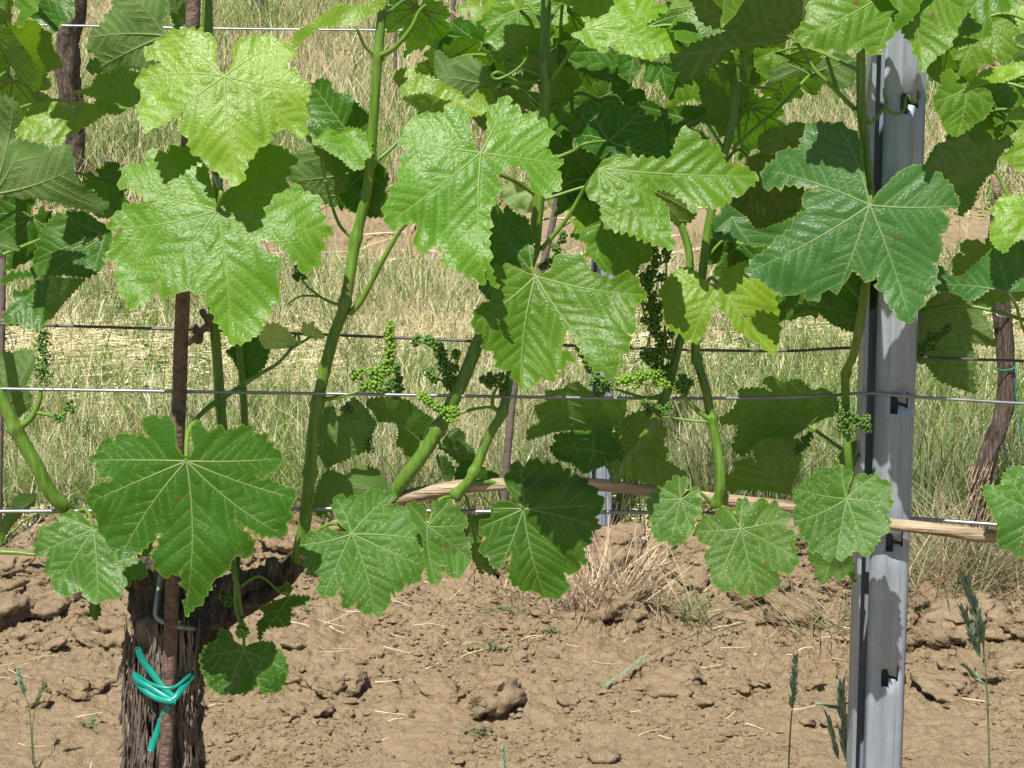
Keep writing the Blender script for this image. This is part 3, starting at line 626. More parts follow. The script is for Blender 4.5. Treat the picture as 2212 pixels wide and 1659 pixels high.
def toothed(poly, J, tl, R):
    ar = .5 * np.sum(poly[:, 0] * np.roll(poly[:, 1], -1) - np.roll(poly[:, 0], -1) * poly[:, 1]); sg = 1 if ar > 0 else -1
    size = math.sqrt(abs(ar)); out = []
    tl0 = tl
    for i in range(len(poly)):
        tl = tl0 * R.uniform(.75, 1.35); a, b = poly[i], poly[(i + 1) % len(poly)]; d = b - a; L = np.hypot(*d); out.append(a)
        if L < 1e-9: continue
        nrm = np.array([d[1], -d[0]]) / L * sg; md = np.hypot(*((a + b) / 2 - J)) / size
        am = float(sst(.16, .40, np.array([md]))[0])
        if L < 1.15 * tl or am < .05: continue
        n = max(1, int(round(L / tl)))
        for k in range(n):
            h = .46 * tl * am * R.uniform(.55, 1.25); w0 = .56 + R.uniform(-.12, .12)
            out.append(a + d * (k + w0 - .3) / n + nrm * h * .62); out.append(a + d * (k + w0) / n + nrm * h); out.append(a + d * (k + w0 + .2) / n + nrm * h * .45)
            if k < n - 1: out.append(a + d * (k + 1 + R.uniform(-.08, .08)) / n)
    return np.array(out)
def make_leaf(tile, par, color, flags, shootkey, jx, tips, outl, pet=None, label=None, seed=0, parent=None):
    R = np.random.default_rng(seed + 1000); off0, gx, gy, k = par
    vo = tv(tile, outl); vj = tv(tile, jx)[0]; vt = tv(tile, tips) if len(tips) else np.zeros((0, 2))
    sc = (off0 - CAMY) / 1.9; S = 1.0 / PXM * sc
    lo = lambda v: (np.asarray(v) - vj) * np.array([S, -S])
    poly = lo(vo); J = np.zeros(2); tipl = lo(vt)
    ar = abs(.5 * np.sum(poly[:, 0] * np.roll(poly[:, 1], -1) - np.roll(poly[:, 0], -1) * poly[:, 1])); size = math.sqrt(ar)
    tl = max(.0045, min(.0095, size * .08))
    tp_ = toothed(poly, J, tl, R)
    # veins
    mains = []
    for t in tipl:
        L = np.hypot(*t); n_ = np.array([-t[1], t[0]]) * R.uniform(-.05, .05); u = np.linspace(0, .97, 14)[:, None]
        mp = t[None] * u + n_[None] * (4 * u * (1 - u)); ins = pip(poly, mp); ins[:2] = True
        if not ins.all():                                   # a vein ends where its blade ends
            cut = int(np.argmin(ins))
            if cut < 4: continue
            mp = mp[0][None] + (mp[cut - 1] - mp[0])[None] * u / .97; L = np.hypot(*mp[-1])
        mains.append((mp, L))
    veins = [(m, .0014 * min(1, .35 + size * 6), .00035) for m, L in mains]
    for i, (m, L) in enumerate(mains):
        if L < .03: continue
        oth = [mm for j, (mm, _) in enumerate(mains) if j != i]
        OA = np.concatenate([x[:-1] for x in oth]) if oth else None; OB = np.concatenate([x[1:] for x in oth]) if oth else None
        step = max(.0105, L * .11); s_ = step * 1.3; sd = 1
        while s_ < L * .93:
            for sd in (1, -1):
                ss = s_ + (step * .5 if sd < 0 else 0)
                if ss > L * .93: continue
                u = ss / L / .97 * 13; i0 = min(12, int(u)); p0 = m[i0] + (m[min(13, i0 + 1)] - m[i0]) * (u - i0)
                dr = m[min(13, i0 + 1)] - m[i0]; dr /= np.hypot(*dr) + 1e-12; an = sd * math.radians(R.uniform(42, 58)); pts = [p0]; q = p0.copy()
                for s2 in range(14):
                    dv = np.array([dr[0] * math.cos(an) - dr[1] * math.sin(an), dr[0] * math.sin(an) + dr[1] * math.cos(an)]); q = q + dv * .0052; an *= .975
                    if not pip(poly, q[None])[0]: break
                    if OA is not None:
                        if segdist(q[None], OA, OB)[0] < segdist(q[None], m[:-1], m[1:])[0] * .95: break
                    pts.append(q.copy())
                if len(pts) > 2: veins.append((np.array(pts), .00048, .00018))
            s_ += step
    VA = np.concatenate([v[:-1] for v, _, _ in veins]) if veins else np.array([[9., 9.]]); VB = np.concatenate([v[1:] for v, _, _ in veins]) if veins else np.array([[9.1, 9.]])
    under = 'u' in flags
    ph = R.random(6) * 6.28; wa = .0045 * (2.0 if 'w' in flags else 1.0)
    qa = .0019 if not under else -.0012
    ax = None
    if 'f' in flags and len(tipl): ax = tipl[0] / np.hypot(*tipl[0])
    def relief(q):
        u, w_ = q[:, 0], q[:, 1]; r2 = u * u + w_ * w_
        d = segdist(q, VA, VB); z = off0 + gx * u + gy * w_ + k * r2
        z = z + wa * (np.sin(u * 62 + ph[0] + 20 * w_) * .6 + np.sin(w_ * 55 + ph[1] - 25 * u) * .6 + .22 * np.sin((u + w_) * 100 + ph[2])) * np.clip(r2 / (.35 * ar + 1e-9), 0, 1.3)
        if ax is not None: z = z - .30 * np.abs(u * ax[1] - w_ * ax[0])
        return z - qa * (1 - np.exp(-(d / .005) ** 2)), d
    g = max(.0026, min(.0040, size / 42)); mn = tp_.min(0); mx = tp_.max(0)
    gxs = np.arange(mn[0], mx[0], g); gys = np.arange(mn[1], mx[1], g * .87)
    GX, GY = np.meshgrid(gxs, gys); GX[1::2] += g / 2; q = np.stack([GX.ravel(), GY.ravel()], 1) + R.uniform(-.12, .12, (GX.size, 2)) * g
    q = q[pip(tp_, q)]; q = q[segdist(q, tp_, np.roll(tp_, -1, 0)) > g * .5] if len(q) else q
    nb = len(tp_); allp = np.concatenate([tp_, q])
    res = delaunay_2d_cdt([Vector(p) for p in allp], [(i, (i + 1) % nb) for i in range(nb)], [], 1, 1e-7)
    v2 = np.array([tuple(p) for p in res[0]]); tris = np.array([tuple(f) for f in res[2] if len(f) == 3])
    cen = v2[tris].mean(1); tris = tris[pip(tp_, cen)]
    z, vd = relief(v2); px = np.stack([vj[0] + v2[:, 0] / S, vj[1] - v2[:, 1] / S], 1); X = PA(px, z)
    # wind faces so that the normal faces the camera for top view
    t0 = tris; e1 = v2[t0[:, 1]] - v2[t0[:, 0]]; e2 = v2[t0[:, 2]] - v2[t0[:, 0]]; ccw = (e1[:, 0] * e2[:, 1] - e1[:, 1] * e2[:, 0]) > 0
    want = not under; flip = ccw != want; tris = np.where(flip[:, None], tris[:, ::-1], tris)
    mb = MB(); mb.add(X, [tuple(t) for t in tris.tolist()], 0); vdl = [vd]
    for (v, r0, r1) in veins:
        zz, _ = relief(v); pp = PA(np.stack([vj[0] + v[:, 0] / S, vj[1] - v[:, 1] / S], 1), zz + (0 if under else .0001)); n0 = mb.n
        tube(mb, pp, [r0, r1], 5, 1, cap=False); vdl.append(np.zeros(mb.n - n0))
    zj = float(relief(np.zeros((1, 2)))[0][0]); lj = P(vj[0], vj[1], zj)
    if 'n' not in flags:
        n0 = mb.n
        if pet is not None: pl = [lj] + [P(*p) for p in pet]
        else:
            pl = None
            if shootkey in SPATH:
                sv, sp = SPATH[shootkey]; d = np.hypot(sv[:, 0] - vj[0], sv[:, 1] - (vj[1] + 40)); i = int(d.argmin()); e = sp[i]
                D = np.linalg.norm(e - lj)
                if D < .20: pl = [lj, lj * .6 + e * .4 + np.array([0, .012, .012]), e]
            if pl is None: pl = [lj, lj + np.array([.004, .02, .008]), lj + np.array([.012, .05, .0])]
        tube(mb, smooth_path(pl, 14), np.array([.0022, .0022, .0028]) * min(1.25, .55 + size * 4), 8, 2); vdl.append(np.ones(mb.n - n0) * .003)
    par_o = parent or SHOOT.get(shootkey, VINE)
    o = mb.build('leaf', [M['speck'] if 's' in flags else M['leaf'], M['vein'], M['stem2']], lj, par_o)
    at = o.data.attributes.new('vd', 'FLOAT', 'POINT'); at.data.foreach_set('value', np.concatenate(vdl).astype(np.float32))
    edl = np.ones(mb.n); edl[:nb] = 0
    at = o.data.attributes.new('ed', 'FLOAT', 'POINT'); at.data.foreach_set('value', edl.astype(np.float32))
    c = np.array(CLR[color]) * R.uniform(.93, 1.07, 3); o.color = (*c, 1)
    if label: o['label'] = label
    return o
#  tile ; off gx gy k ; colour ; flags ; shoot ; junction ; tips ; outline ; petiole (V px + off) ; label
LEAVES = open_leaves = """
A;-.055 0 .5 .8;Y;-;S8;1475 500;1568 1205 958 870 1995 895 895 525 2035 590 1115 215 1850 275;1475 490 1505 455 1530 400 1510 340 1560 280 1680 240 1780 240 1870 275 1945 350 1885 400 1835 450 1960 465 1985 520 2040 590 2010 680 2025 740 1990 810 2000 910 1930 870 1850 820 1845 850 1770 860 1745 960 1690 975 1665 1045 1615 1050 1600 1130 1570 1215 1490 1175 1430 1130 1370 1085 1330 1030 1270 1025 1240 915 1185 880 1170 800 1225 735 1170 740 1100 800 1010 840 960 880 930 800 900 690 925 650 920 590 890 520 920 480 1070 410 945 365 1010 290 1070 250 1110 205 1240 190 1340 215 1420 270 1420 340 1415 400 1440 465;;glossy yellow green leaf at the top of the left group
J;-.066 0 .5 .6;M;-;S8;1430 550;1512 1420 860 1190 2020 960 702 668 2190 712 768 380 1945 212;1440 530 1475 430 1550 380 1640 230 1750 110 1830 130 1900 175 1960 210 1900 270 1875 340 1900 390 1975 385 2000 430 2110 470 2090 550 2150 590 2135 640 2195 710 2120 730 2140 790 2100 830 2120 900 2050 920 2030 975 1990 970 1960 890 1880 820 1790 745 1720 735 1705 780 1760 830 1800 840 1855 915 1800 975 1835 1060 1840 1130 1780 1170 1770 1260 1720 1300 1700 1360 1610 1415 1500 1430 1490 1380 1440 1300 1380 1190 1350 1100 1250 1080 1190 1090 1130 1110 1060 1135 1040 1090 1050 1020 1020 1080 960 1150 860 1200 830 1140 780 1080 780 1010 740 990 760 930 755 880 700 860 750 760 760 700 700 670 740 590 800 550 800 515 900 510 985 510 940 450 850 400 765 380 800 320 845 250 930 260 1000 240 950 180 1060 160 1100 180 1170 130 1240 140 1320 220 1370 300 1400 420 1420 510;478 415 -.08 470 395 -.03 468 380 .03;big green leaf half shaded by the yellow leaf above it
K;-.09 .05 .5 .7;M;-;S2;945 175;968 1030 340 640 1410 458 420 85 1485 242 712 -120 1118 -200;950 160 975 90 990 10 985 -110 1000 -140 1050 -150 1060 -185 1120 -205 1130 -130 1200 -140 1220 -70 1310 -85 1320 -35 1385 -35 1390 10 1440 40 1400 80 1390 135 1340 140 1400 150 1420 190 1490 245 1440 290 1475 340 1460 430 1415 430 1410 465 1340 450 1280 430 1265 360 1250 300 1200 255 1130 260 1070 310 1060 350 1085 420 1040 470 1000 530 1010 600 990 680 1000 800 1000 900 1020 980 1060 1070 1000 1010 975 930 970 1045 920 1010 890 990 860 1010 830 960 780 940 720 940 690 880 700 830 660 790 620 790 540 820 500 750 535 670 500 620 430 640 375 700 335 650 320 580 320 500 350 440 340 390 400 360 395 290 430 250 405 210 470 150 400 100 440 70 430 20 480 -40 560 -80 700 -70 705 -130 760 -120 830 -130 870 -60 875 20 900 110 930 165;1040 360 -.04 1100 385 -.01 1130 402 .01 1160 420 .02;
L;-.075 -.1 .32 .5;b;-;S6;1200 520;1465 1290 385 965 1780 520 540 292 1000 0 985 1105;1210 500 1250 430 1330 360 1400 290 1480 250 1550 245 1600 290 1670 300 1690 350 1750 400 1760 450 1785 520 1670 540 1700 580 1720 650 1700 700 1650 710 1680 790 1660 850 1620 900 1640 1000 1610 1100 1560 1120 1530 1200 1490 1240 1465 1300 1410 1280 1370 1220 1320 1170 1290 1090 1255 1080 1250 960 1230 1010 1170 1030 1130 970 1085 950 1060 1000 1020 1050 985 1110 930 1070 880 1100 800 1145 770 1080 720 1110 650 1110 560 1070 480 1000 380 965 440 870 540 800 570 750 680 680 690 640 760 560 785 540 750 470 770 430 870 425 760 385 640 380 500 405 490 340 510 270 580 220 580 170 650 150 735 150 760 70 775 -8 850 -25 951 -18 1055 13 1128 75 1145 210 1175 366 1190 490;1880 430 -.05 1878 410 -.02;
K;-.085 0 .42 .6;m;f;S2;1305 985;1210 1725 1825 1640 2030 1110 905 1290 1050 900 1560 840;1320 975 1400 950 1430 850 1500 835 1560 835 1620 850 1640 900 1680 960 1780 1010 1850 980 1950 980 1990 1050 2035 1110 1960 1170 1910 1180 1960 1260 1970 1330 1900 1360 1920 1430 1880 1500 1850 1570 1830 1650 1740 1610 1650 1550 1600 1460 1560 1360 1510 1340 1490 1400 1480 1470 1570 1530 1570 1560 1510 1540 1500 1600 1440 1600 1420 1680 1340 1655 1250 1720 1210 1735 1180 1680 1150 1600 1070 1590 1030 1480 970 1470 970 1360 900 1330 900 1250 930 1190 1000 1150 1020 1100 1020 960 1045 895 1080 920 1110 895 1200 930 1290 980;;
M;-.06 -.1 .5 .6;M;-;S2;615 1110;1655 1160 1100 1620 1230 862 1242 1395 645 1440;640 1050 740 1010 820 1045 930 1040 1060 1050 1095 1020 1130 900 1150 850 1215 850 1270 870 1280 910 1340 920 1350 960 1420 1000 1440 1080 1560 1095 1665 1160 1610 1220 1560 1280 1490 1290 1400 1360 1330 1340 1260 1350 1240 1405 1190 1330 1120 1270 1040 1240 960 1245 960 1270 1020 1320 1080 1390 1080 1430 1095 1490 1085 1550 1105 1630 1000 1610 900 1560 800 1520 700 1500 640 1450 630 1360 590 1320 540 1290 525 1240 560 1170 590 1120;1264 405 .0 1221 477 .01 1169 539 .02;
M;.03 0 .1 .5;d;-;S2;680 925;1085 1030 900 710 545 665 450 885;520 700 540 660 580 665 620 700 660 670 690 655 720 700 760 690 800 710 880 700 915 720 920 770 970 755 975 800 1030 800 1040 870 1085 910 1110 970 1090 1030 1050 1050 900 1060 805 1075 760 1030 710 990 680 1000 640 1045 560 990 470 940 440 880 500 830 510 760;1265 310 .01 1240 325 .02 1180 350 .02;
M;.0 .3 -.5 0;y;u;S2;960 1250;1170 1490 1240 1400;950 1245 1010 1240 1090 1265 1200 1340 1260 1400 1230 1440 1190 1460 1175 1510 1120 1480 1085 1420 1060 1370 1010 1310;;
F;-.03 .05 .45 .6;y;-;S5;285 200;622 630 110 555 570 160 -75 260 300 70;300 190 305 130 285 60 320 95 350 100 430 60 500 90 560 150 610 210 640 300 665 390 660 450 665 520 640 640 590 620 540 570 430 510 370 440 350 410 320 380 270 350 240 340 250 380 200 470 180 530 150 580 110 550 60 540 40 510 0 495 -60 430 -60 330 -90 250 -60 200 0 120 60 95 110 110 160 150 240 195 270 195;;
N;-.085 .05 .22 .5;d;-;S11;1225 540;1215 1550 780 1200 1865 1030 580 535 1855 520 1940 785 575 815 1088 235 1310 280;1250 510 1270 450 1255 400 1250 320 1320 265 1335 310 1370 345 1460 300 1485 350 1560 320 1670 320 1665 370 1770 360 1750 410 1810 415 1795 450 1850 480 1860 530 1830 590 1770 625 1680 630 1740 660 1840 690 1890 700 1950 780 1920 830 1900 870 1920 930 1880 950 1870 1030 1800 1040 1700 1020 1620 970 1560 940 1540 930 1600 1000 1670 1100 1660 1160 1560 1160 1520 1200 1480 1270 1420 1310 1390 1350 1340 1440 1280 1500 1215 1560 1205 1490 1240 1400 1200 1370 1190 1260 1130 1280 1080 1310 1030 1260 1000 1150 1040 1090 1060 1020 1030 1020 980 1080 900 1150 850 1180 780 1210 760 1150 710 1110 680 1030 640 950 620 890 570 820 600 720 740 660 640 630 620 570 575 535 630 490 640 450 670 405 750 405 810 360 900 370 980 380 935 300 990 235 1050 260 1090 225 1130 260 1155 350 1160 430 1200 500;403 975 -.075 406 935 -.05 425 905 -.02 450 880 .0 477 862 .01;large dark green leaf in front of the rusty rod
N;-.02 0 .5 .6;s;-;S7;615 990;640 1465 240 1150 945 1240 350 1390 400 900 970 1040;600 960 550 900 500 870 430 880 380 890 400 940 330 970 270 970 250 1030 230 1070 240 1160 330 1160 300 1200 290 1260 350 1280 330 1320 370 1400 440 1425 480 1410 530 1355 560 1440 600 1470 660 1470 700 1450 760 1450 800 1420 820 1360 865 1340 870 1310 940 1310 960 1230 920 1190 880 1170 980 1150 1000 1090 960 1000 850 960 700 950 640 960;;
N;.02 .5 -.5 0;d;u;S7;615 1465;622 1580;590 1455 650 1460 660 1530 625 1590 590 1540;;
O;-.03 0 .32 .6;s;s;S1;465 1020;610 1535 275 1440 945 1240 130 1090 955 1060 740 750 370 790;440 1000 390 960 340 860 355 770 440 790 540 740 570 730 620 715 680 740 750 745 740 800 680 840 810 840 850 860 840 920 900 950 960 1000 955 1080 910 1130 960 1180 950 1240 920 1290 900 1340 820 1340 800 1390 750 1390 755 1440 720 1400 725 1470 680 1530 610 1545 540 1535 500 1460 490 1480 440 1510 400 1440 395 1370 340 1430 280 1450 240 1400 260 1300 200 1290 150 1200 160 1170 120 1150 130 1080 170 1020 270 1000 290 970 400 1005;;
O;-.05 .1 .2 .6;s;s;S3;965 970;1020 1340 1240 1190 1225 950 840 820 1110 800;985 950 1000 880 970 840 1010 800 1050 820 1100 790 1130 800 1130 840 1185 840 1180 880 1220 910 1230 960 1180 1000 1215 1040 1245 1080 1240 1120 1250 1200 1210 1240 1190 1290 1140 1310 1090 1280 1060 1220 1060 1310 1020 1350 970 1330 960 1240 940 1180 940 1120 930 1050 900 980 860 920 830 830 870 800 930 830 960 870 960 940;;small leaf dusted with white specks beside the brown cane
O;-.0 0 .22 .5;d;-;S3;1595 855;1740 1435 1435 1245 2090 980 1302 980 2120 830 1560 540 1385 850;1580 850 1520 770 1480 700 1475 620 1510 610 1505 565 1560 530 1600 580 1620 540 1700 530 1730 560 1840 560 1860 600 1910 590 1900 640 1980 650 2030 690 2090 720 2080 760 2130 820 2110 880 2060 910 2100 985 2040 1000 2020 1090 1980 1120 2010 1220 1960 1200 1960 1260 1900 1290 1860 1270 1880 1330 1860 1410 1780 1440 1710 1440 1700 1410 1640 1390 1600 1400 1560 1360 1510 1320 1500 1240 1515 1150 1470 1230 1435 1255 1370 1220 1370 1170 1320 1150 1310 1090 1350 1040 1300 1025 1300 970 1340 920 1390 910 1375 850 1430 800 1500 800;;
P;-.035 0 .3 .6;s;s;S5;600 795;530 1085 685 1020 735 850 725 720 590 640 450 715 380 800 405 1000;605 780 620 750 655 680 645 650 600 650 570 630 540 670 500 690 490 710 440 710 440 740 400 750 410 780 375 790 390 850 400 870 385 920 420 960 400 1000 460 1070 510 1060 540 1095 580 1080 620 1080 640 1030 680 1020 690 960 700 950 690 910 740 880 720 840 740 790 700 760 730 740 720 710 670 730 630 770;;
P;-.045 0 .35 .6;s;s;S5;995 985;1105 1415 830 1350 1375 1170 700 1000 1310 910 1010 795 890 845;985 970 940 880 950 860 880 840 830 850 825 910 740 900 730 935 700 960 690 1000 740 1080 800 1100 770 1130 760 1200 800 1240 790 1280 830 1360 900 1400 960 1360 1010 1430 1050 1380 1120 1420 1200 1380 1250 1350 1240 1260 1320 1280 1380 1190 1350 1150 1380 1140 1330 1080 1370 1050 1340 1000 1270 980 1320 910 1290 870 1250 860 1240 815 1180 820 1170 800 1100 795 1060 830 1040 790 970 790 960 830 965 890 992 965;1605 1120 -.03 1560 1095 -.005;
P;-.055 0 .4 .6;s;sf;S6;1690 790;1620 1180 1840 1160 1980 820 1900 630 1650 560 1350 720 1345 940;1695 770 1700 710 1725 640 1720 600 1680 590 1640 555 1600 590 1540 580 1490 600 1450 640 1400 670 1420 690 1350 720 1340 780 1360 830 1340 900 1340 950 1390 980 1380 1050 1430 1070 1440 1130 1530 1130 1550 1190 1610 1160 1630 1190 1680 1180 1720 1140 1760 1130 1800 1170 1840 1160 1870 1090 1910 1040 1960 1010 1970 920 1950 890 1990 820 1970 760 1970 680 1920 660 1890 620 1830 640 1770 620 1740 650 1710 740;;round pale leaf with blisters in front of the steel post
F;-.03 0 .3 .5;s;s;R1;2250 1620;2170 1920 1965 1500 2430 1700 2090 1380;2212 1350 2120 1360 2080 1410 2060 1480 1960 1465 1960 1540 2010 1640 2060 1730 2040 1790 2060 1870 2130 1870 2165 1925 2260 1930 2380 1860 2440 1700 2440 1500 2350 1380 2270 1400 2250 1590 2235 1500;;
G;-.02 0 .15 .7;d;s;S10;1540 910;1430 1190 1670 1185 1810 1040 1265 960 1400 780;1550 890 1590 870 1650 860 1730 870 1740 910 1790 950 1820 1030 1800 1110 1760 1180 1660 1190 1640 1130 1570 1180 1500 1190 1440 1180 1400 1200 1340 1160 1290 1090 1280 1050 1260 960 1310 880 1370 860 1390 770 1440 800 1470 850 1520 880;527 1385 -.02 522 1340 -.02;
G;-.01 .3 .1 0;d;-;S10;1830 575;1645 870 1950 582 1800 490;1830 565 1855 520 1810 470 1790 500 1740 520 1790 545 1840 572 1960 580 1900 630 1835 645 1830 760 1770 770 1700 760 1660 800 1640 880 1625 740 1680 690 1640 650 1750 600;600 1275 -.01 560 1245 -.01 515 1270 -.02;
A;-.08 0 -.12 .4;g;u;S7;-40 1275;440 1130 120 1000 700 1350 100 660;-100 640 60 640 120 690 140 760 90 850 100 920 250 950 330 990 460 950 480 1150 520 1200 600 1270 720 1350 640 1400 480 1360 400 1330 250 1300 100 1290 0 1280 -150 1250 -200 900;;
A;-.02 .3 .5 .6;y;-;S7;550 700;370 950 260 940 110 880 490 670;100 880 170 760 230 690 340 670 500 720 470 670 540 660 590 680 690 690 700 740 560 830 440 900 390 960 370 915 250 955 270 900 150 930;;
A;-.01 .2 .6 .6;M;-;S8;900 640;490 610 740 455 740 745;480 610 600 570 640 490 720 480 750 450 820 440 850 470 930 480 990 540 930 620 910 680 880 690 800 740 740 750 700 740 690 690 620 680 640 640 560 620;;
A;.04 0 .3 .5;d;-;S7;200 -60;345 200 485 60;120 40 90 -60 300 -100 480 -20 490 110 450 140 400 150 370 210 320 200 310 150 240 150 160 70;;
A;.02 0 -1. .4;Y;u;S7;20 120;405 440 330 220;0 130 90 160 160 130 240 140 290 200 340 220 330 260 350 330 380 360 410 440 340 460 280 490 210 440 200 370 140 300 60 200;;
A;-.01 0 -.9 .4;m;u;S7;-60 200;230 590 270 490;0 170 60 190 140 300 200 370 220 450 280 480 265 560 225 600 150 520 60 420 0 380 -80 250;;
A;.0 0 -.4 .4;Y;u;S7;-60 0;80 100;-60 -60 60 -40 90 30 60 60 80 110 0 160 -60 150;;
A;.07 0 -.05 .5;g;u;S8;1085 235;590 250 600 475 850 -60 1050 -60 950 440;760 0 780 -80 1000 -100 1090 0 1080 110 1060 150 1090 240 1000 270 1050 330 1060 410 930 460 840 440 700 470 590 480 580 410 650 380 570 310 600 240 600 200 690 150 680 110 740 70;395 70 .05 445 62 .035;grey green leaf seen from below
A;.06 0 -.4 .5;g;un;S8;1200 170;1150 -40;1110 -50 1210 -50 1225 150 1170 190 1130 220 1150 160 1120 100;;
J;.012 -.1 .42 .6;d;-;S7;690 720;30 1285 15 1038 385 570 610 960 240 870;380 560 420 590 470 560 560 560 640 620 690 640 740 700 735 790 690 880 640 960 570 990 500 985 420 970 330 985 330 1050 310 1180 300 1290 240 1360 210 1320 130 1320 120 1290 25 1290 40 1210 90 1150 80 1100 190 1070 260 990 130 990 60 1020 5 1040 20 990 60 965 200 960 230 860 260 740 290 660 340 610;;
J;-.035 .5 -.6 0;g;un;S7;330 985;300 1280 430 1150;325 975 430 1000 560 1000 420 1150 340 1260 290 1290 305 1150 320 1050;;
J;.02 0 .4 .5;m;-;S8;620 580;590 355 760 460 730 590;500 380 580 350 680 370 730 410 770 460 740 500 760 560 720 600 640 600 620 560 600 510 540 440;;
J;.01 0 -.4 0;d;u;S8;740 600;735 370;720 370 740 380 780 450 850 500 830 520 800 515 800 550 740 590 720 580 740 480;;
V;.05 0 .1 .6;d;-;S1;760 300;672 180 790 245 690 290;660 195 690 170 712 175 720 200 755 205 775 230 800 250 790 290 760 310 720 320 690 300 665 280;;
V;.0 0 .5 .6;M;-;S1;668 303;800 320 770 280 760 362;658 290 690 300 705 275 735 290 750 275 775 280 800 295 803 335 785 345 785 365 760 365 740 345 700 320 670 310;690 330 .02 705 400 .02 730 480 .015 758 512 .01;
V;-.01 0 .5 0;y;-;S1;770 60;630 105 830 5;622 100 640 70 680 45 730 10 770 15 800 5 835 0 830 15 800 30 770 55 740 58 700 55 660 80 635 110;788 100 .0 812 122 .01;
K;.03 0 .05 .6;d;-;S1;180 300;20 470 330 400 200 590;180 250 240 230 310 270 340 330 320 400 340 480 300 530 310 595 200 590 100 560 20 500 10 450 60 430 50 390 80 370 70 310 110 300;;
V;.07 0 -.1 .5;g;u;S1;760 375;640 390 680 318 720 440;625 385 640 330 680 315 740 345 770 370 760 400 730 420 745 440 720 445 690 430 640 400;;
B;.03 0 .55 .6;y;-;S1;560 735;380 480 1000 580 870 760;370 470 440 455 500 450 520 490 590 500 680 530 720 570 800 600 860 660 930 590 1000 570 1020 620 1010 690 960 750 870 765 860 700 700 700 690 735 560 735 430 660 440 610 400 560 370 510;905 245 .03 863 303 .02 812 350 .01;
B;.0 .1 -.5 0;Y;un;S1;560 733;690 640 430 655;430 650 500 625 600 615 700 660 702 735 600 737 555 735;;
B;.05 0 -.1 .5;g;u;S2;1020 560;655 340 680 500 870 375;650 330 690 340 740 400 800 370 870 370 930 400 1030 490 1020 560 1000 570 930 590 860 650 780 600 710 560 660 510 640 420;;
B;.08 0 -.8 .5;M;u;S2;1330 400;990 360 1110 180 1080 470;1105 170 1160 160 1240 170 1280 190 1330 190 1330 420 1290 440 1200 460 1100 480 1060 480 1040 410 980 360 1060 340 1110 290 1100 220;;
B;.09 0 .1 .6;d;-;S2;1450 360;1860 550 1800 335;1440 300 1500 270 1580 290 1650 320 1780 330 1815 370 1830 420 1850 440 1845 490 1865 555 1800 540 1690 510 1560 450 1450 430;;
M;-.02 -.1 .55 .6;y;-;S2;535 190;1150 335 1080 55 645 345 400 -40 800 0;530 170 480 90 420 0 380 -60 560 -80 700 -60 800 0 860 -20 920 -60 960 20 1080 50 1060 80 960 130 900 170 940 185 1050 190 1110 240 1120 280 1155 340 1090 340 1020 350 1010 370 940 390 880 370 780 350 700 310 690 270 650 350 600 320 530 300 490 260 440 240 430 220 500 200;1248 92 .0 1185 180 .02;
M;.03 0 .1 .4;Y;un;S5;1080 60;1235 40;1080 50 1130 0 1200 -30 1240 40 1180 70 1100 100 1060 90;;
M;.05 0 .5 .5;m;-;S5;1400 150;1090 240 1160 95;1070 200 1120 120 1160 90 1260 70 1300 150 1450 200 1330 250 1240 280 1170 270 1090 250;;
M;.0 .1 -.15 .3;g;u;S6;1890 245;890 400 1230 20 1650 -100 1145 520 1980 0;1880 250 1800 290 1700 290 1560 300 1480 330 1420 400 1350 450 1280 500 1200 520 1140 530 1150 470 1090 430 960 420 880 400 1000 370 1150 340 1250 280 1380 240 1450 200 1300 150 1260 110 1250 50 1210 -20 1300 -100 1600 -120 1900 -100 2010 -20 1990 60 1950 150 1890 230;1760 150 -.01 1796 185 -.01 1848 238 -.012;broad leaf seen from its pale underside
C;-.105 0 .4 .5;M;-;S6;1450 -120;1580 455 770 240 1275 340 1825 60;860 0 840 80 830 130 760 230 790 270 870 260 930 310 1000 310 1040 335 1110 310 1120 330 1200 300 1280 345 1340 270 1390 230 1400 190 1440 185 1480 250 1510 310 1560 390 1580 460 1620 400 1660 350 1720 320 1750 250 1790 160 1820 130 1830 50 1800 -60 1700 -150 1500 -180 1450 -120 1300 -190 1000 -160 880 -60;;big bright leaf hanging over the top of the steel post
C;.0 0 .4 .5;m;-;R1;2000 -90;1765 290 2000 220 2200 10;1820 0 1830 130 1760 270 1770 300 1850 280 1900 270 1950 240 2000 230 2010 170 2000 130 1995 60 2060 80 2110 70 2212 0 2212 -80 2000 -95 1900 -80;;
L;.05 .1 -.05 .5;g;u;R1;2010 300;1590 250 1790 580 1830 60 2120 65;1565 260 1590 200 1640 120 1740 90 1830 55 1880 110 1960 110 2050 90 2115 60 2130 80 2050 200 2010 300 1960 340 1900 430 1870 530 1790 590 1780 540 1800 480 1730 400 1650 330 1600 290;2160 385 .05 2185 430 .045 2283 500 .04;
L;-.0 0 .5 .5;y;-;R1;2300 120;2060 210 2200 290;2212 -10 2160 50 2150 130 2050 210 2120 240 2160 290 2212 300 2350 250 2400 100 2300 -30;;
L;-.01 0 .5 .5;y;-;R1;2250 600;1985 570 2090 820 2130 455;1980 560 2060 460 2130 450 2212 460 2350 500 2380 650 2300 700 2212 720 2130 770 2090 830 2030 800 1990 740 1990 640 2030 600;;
L;.0 0 .25 .4;b;-;R1;2100 1085;1640 1040 1900 1120 2010 810 2340 850;1650 910 1720 980 1800 1000 1860 940 1960 850 2010 800 2090 830 2150 760 2212 750 2350 800 2350 1000 2212 1080 2100 1090 1980 1070 1900 1130 1830 1140 1790 1100 1640 1080 1620 1000;2195 660 .01 2215 720 .03 2285 850 .03;
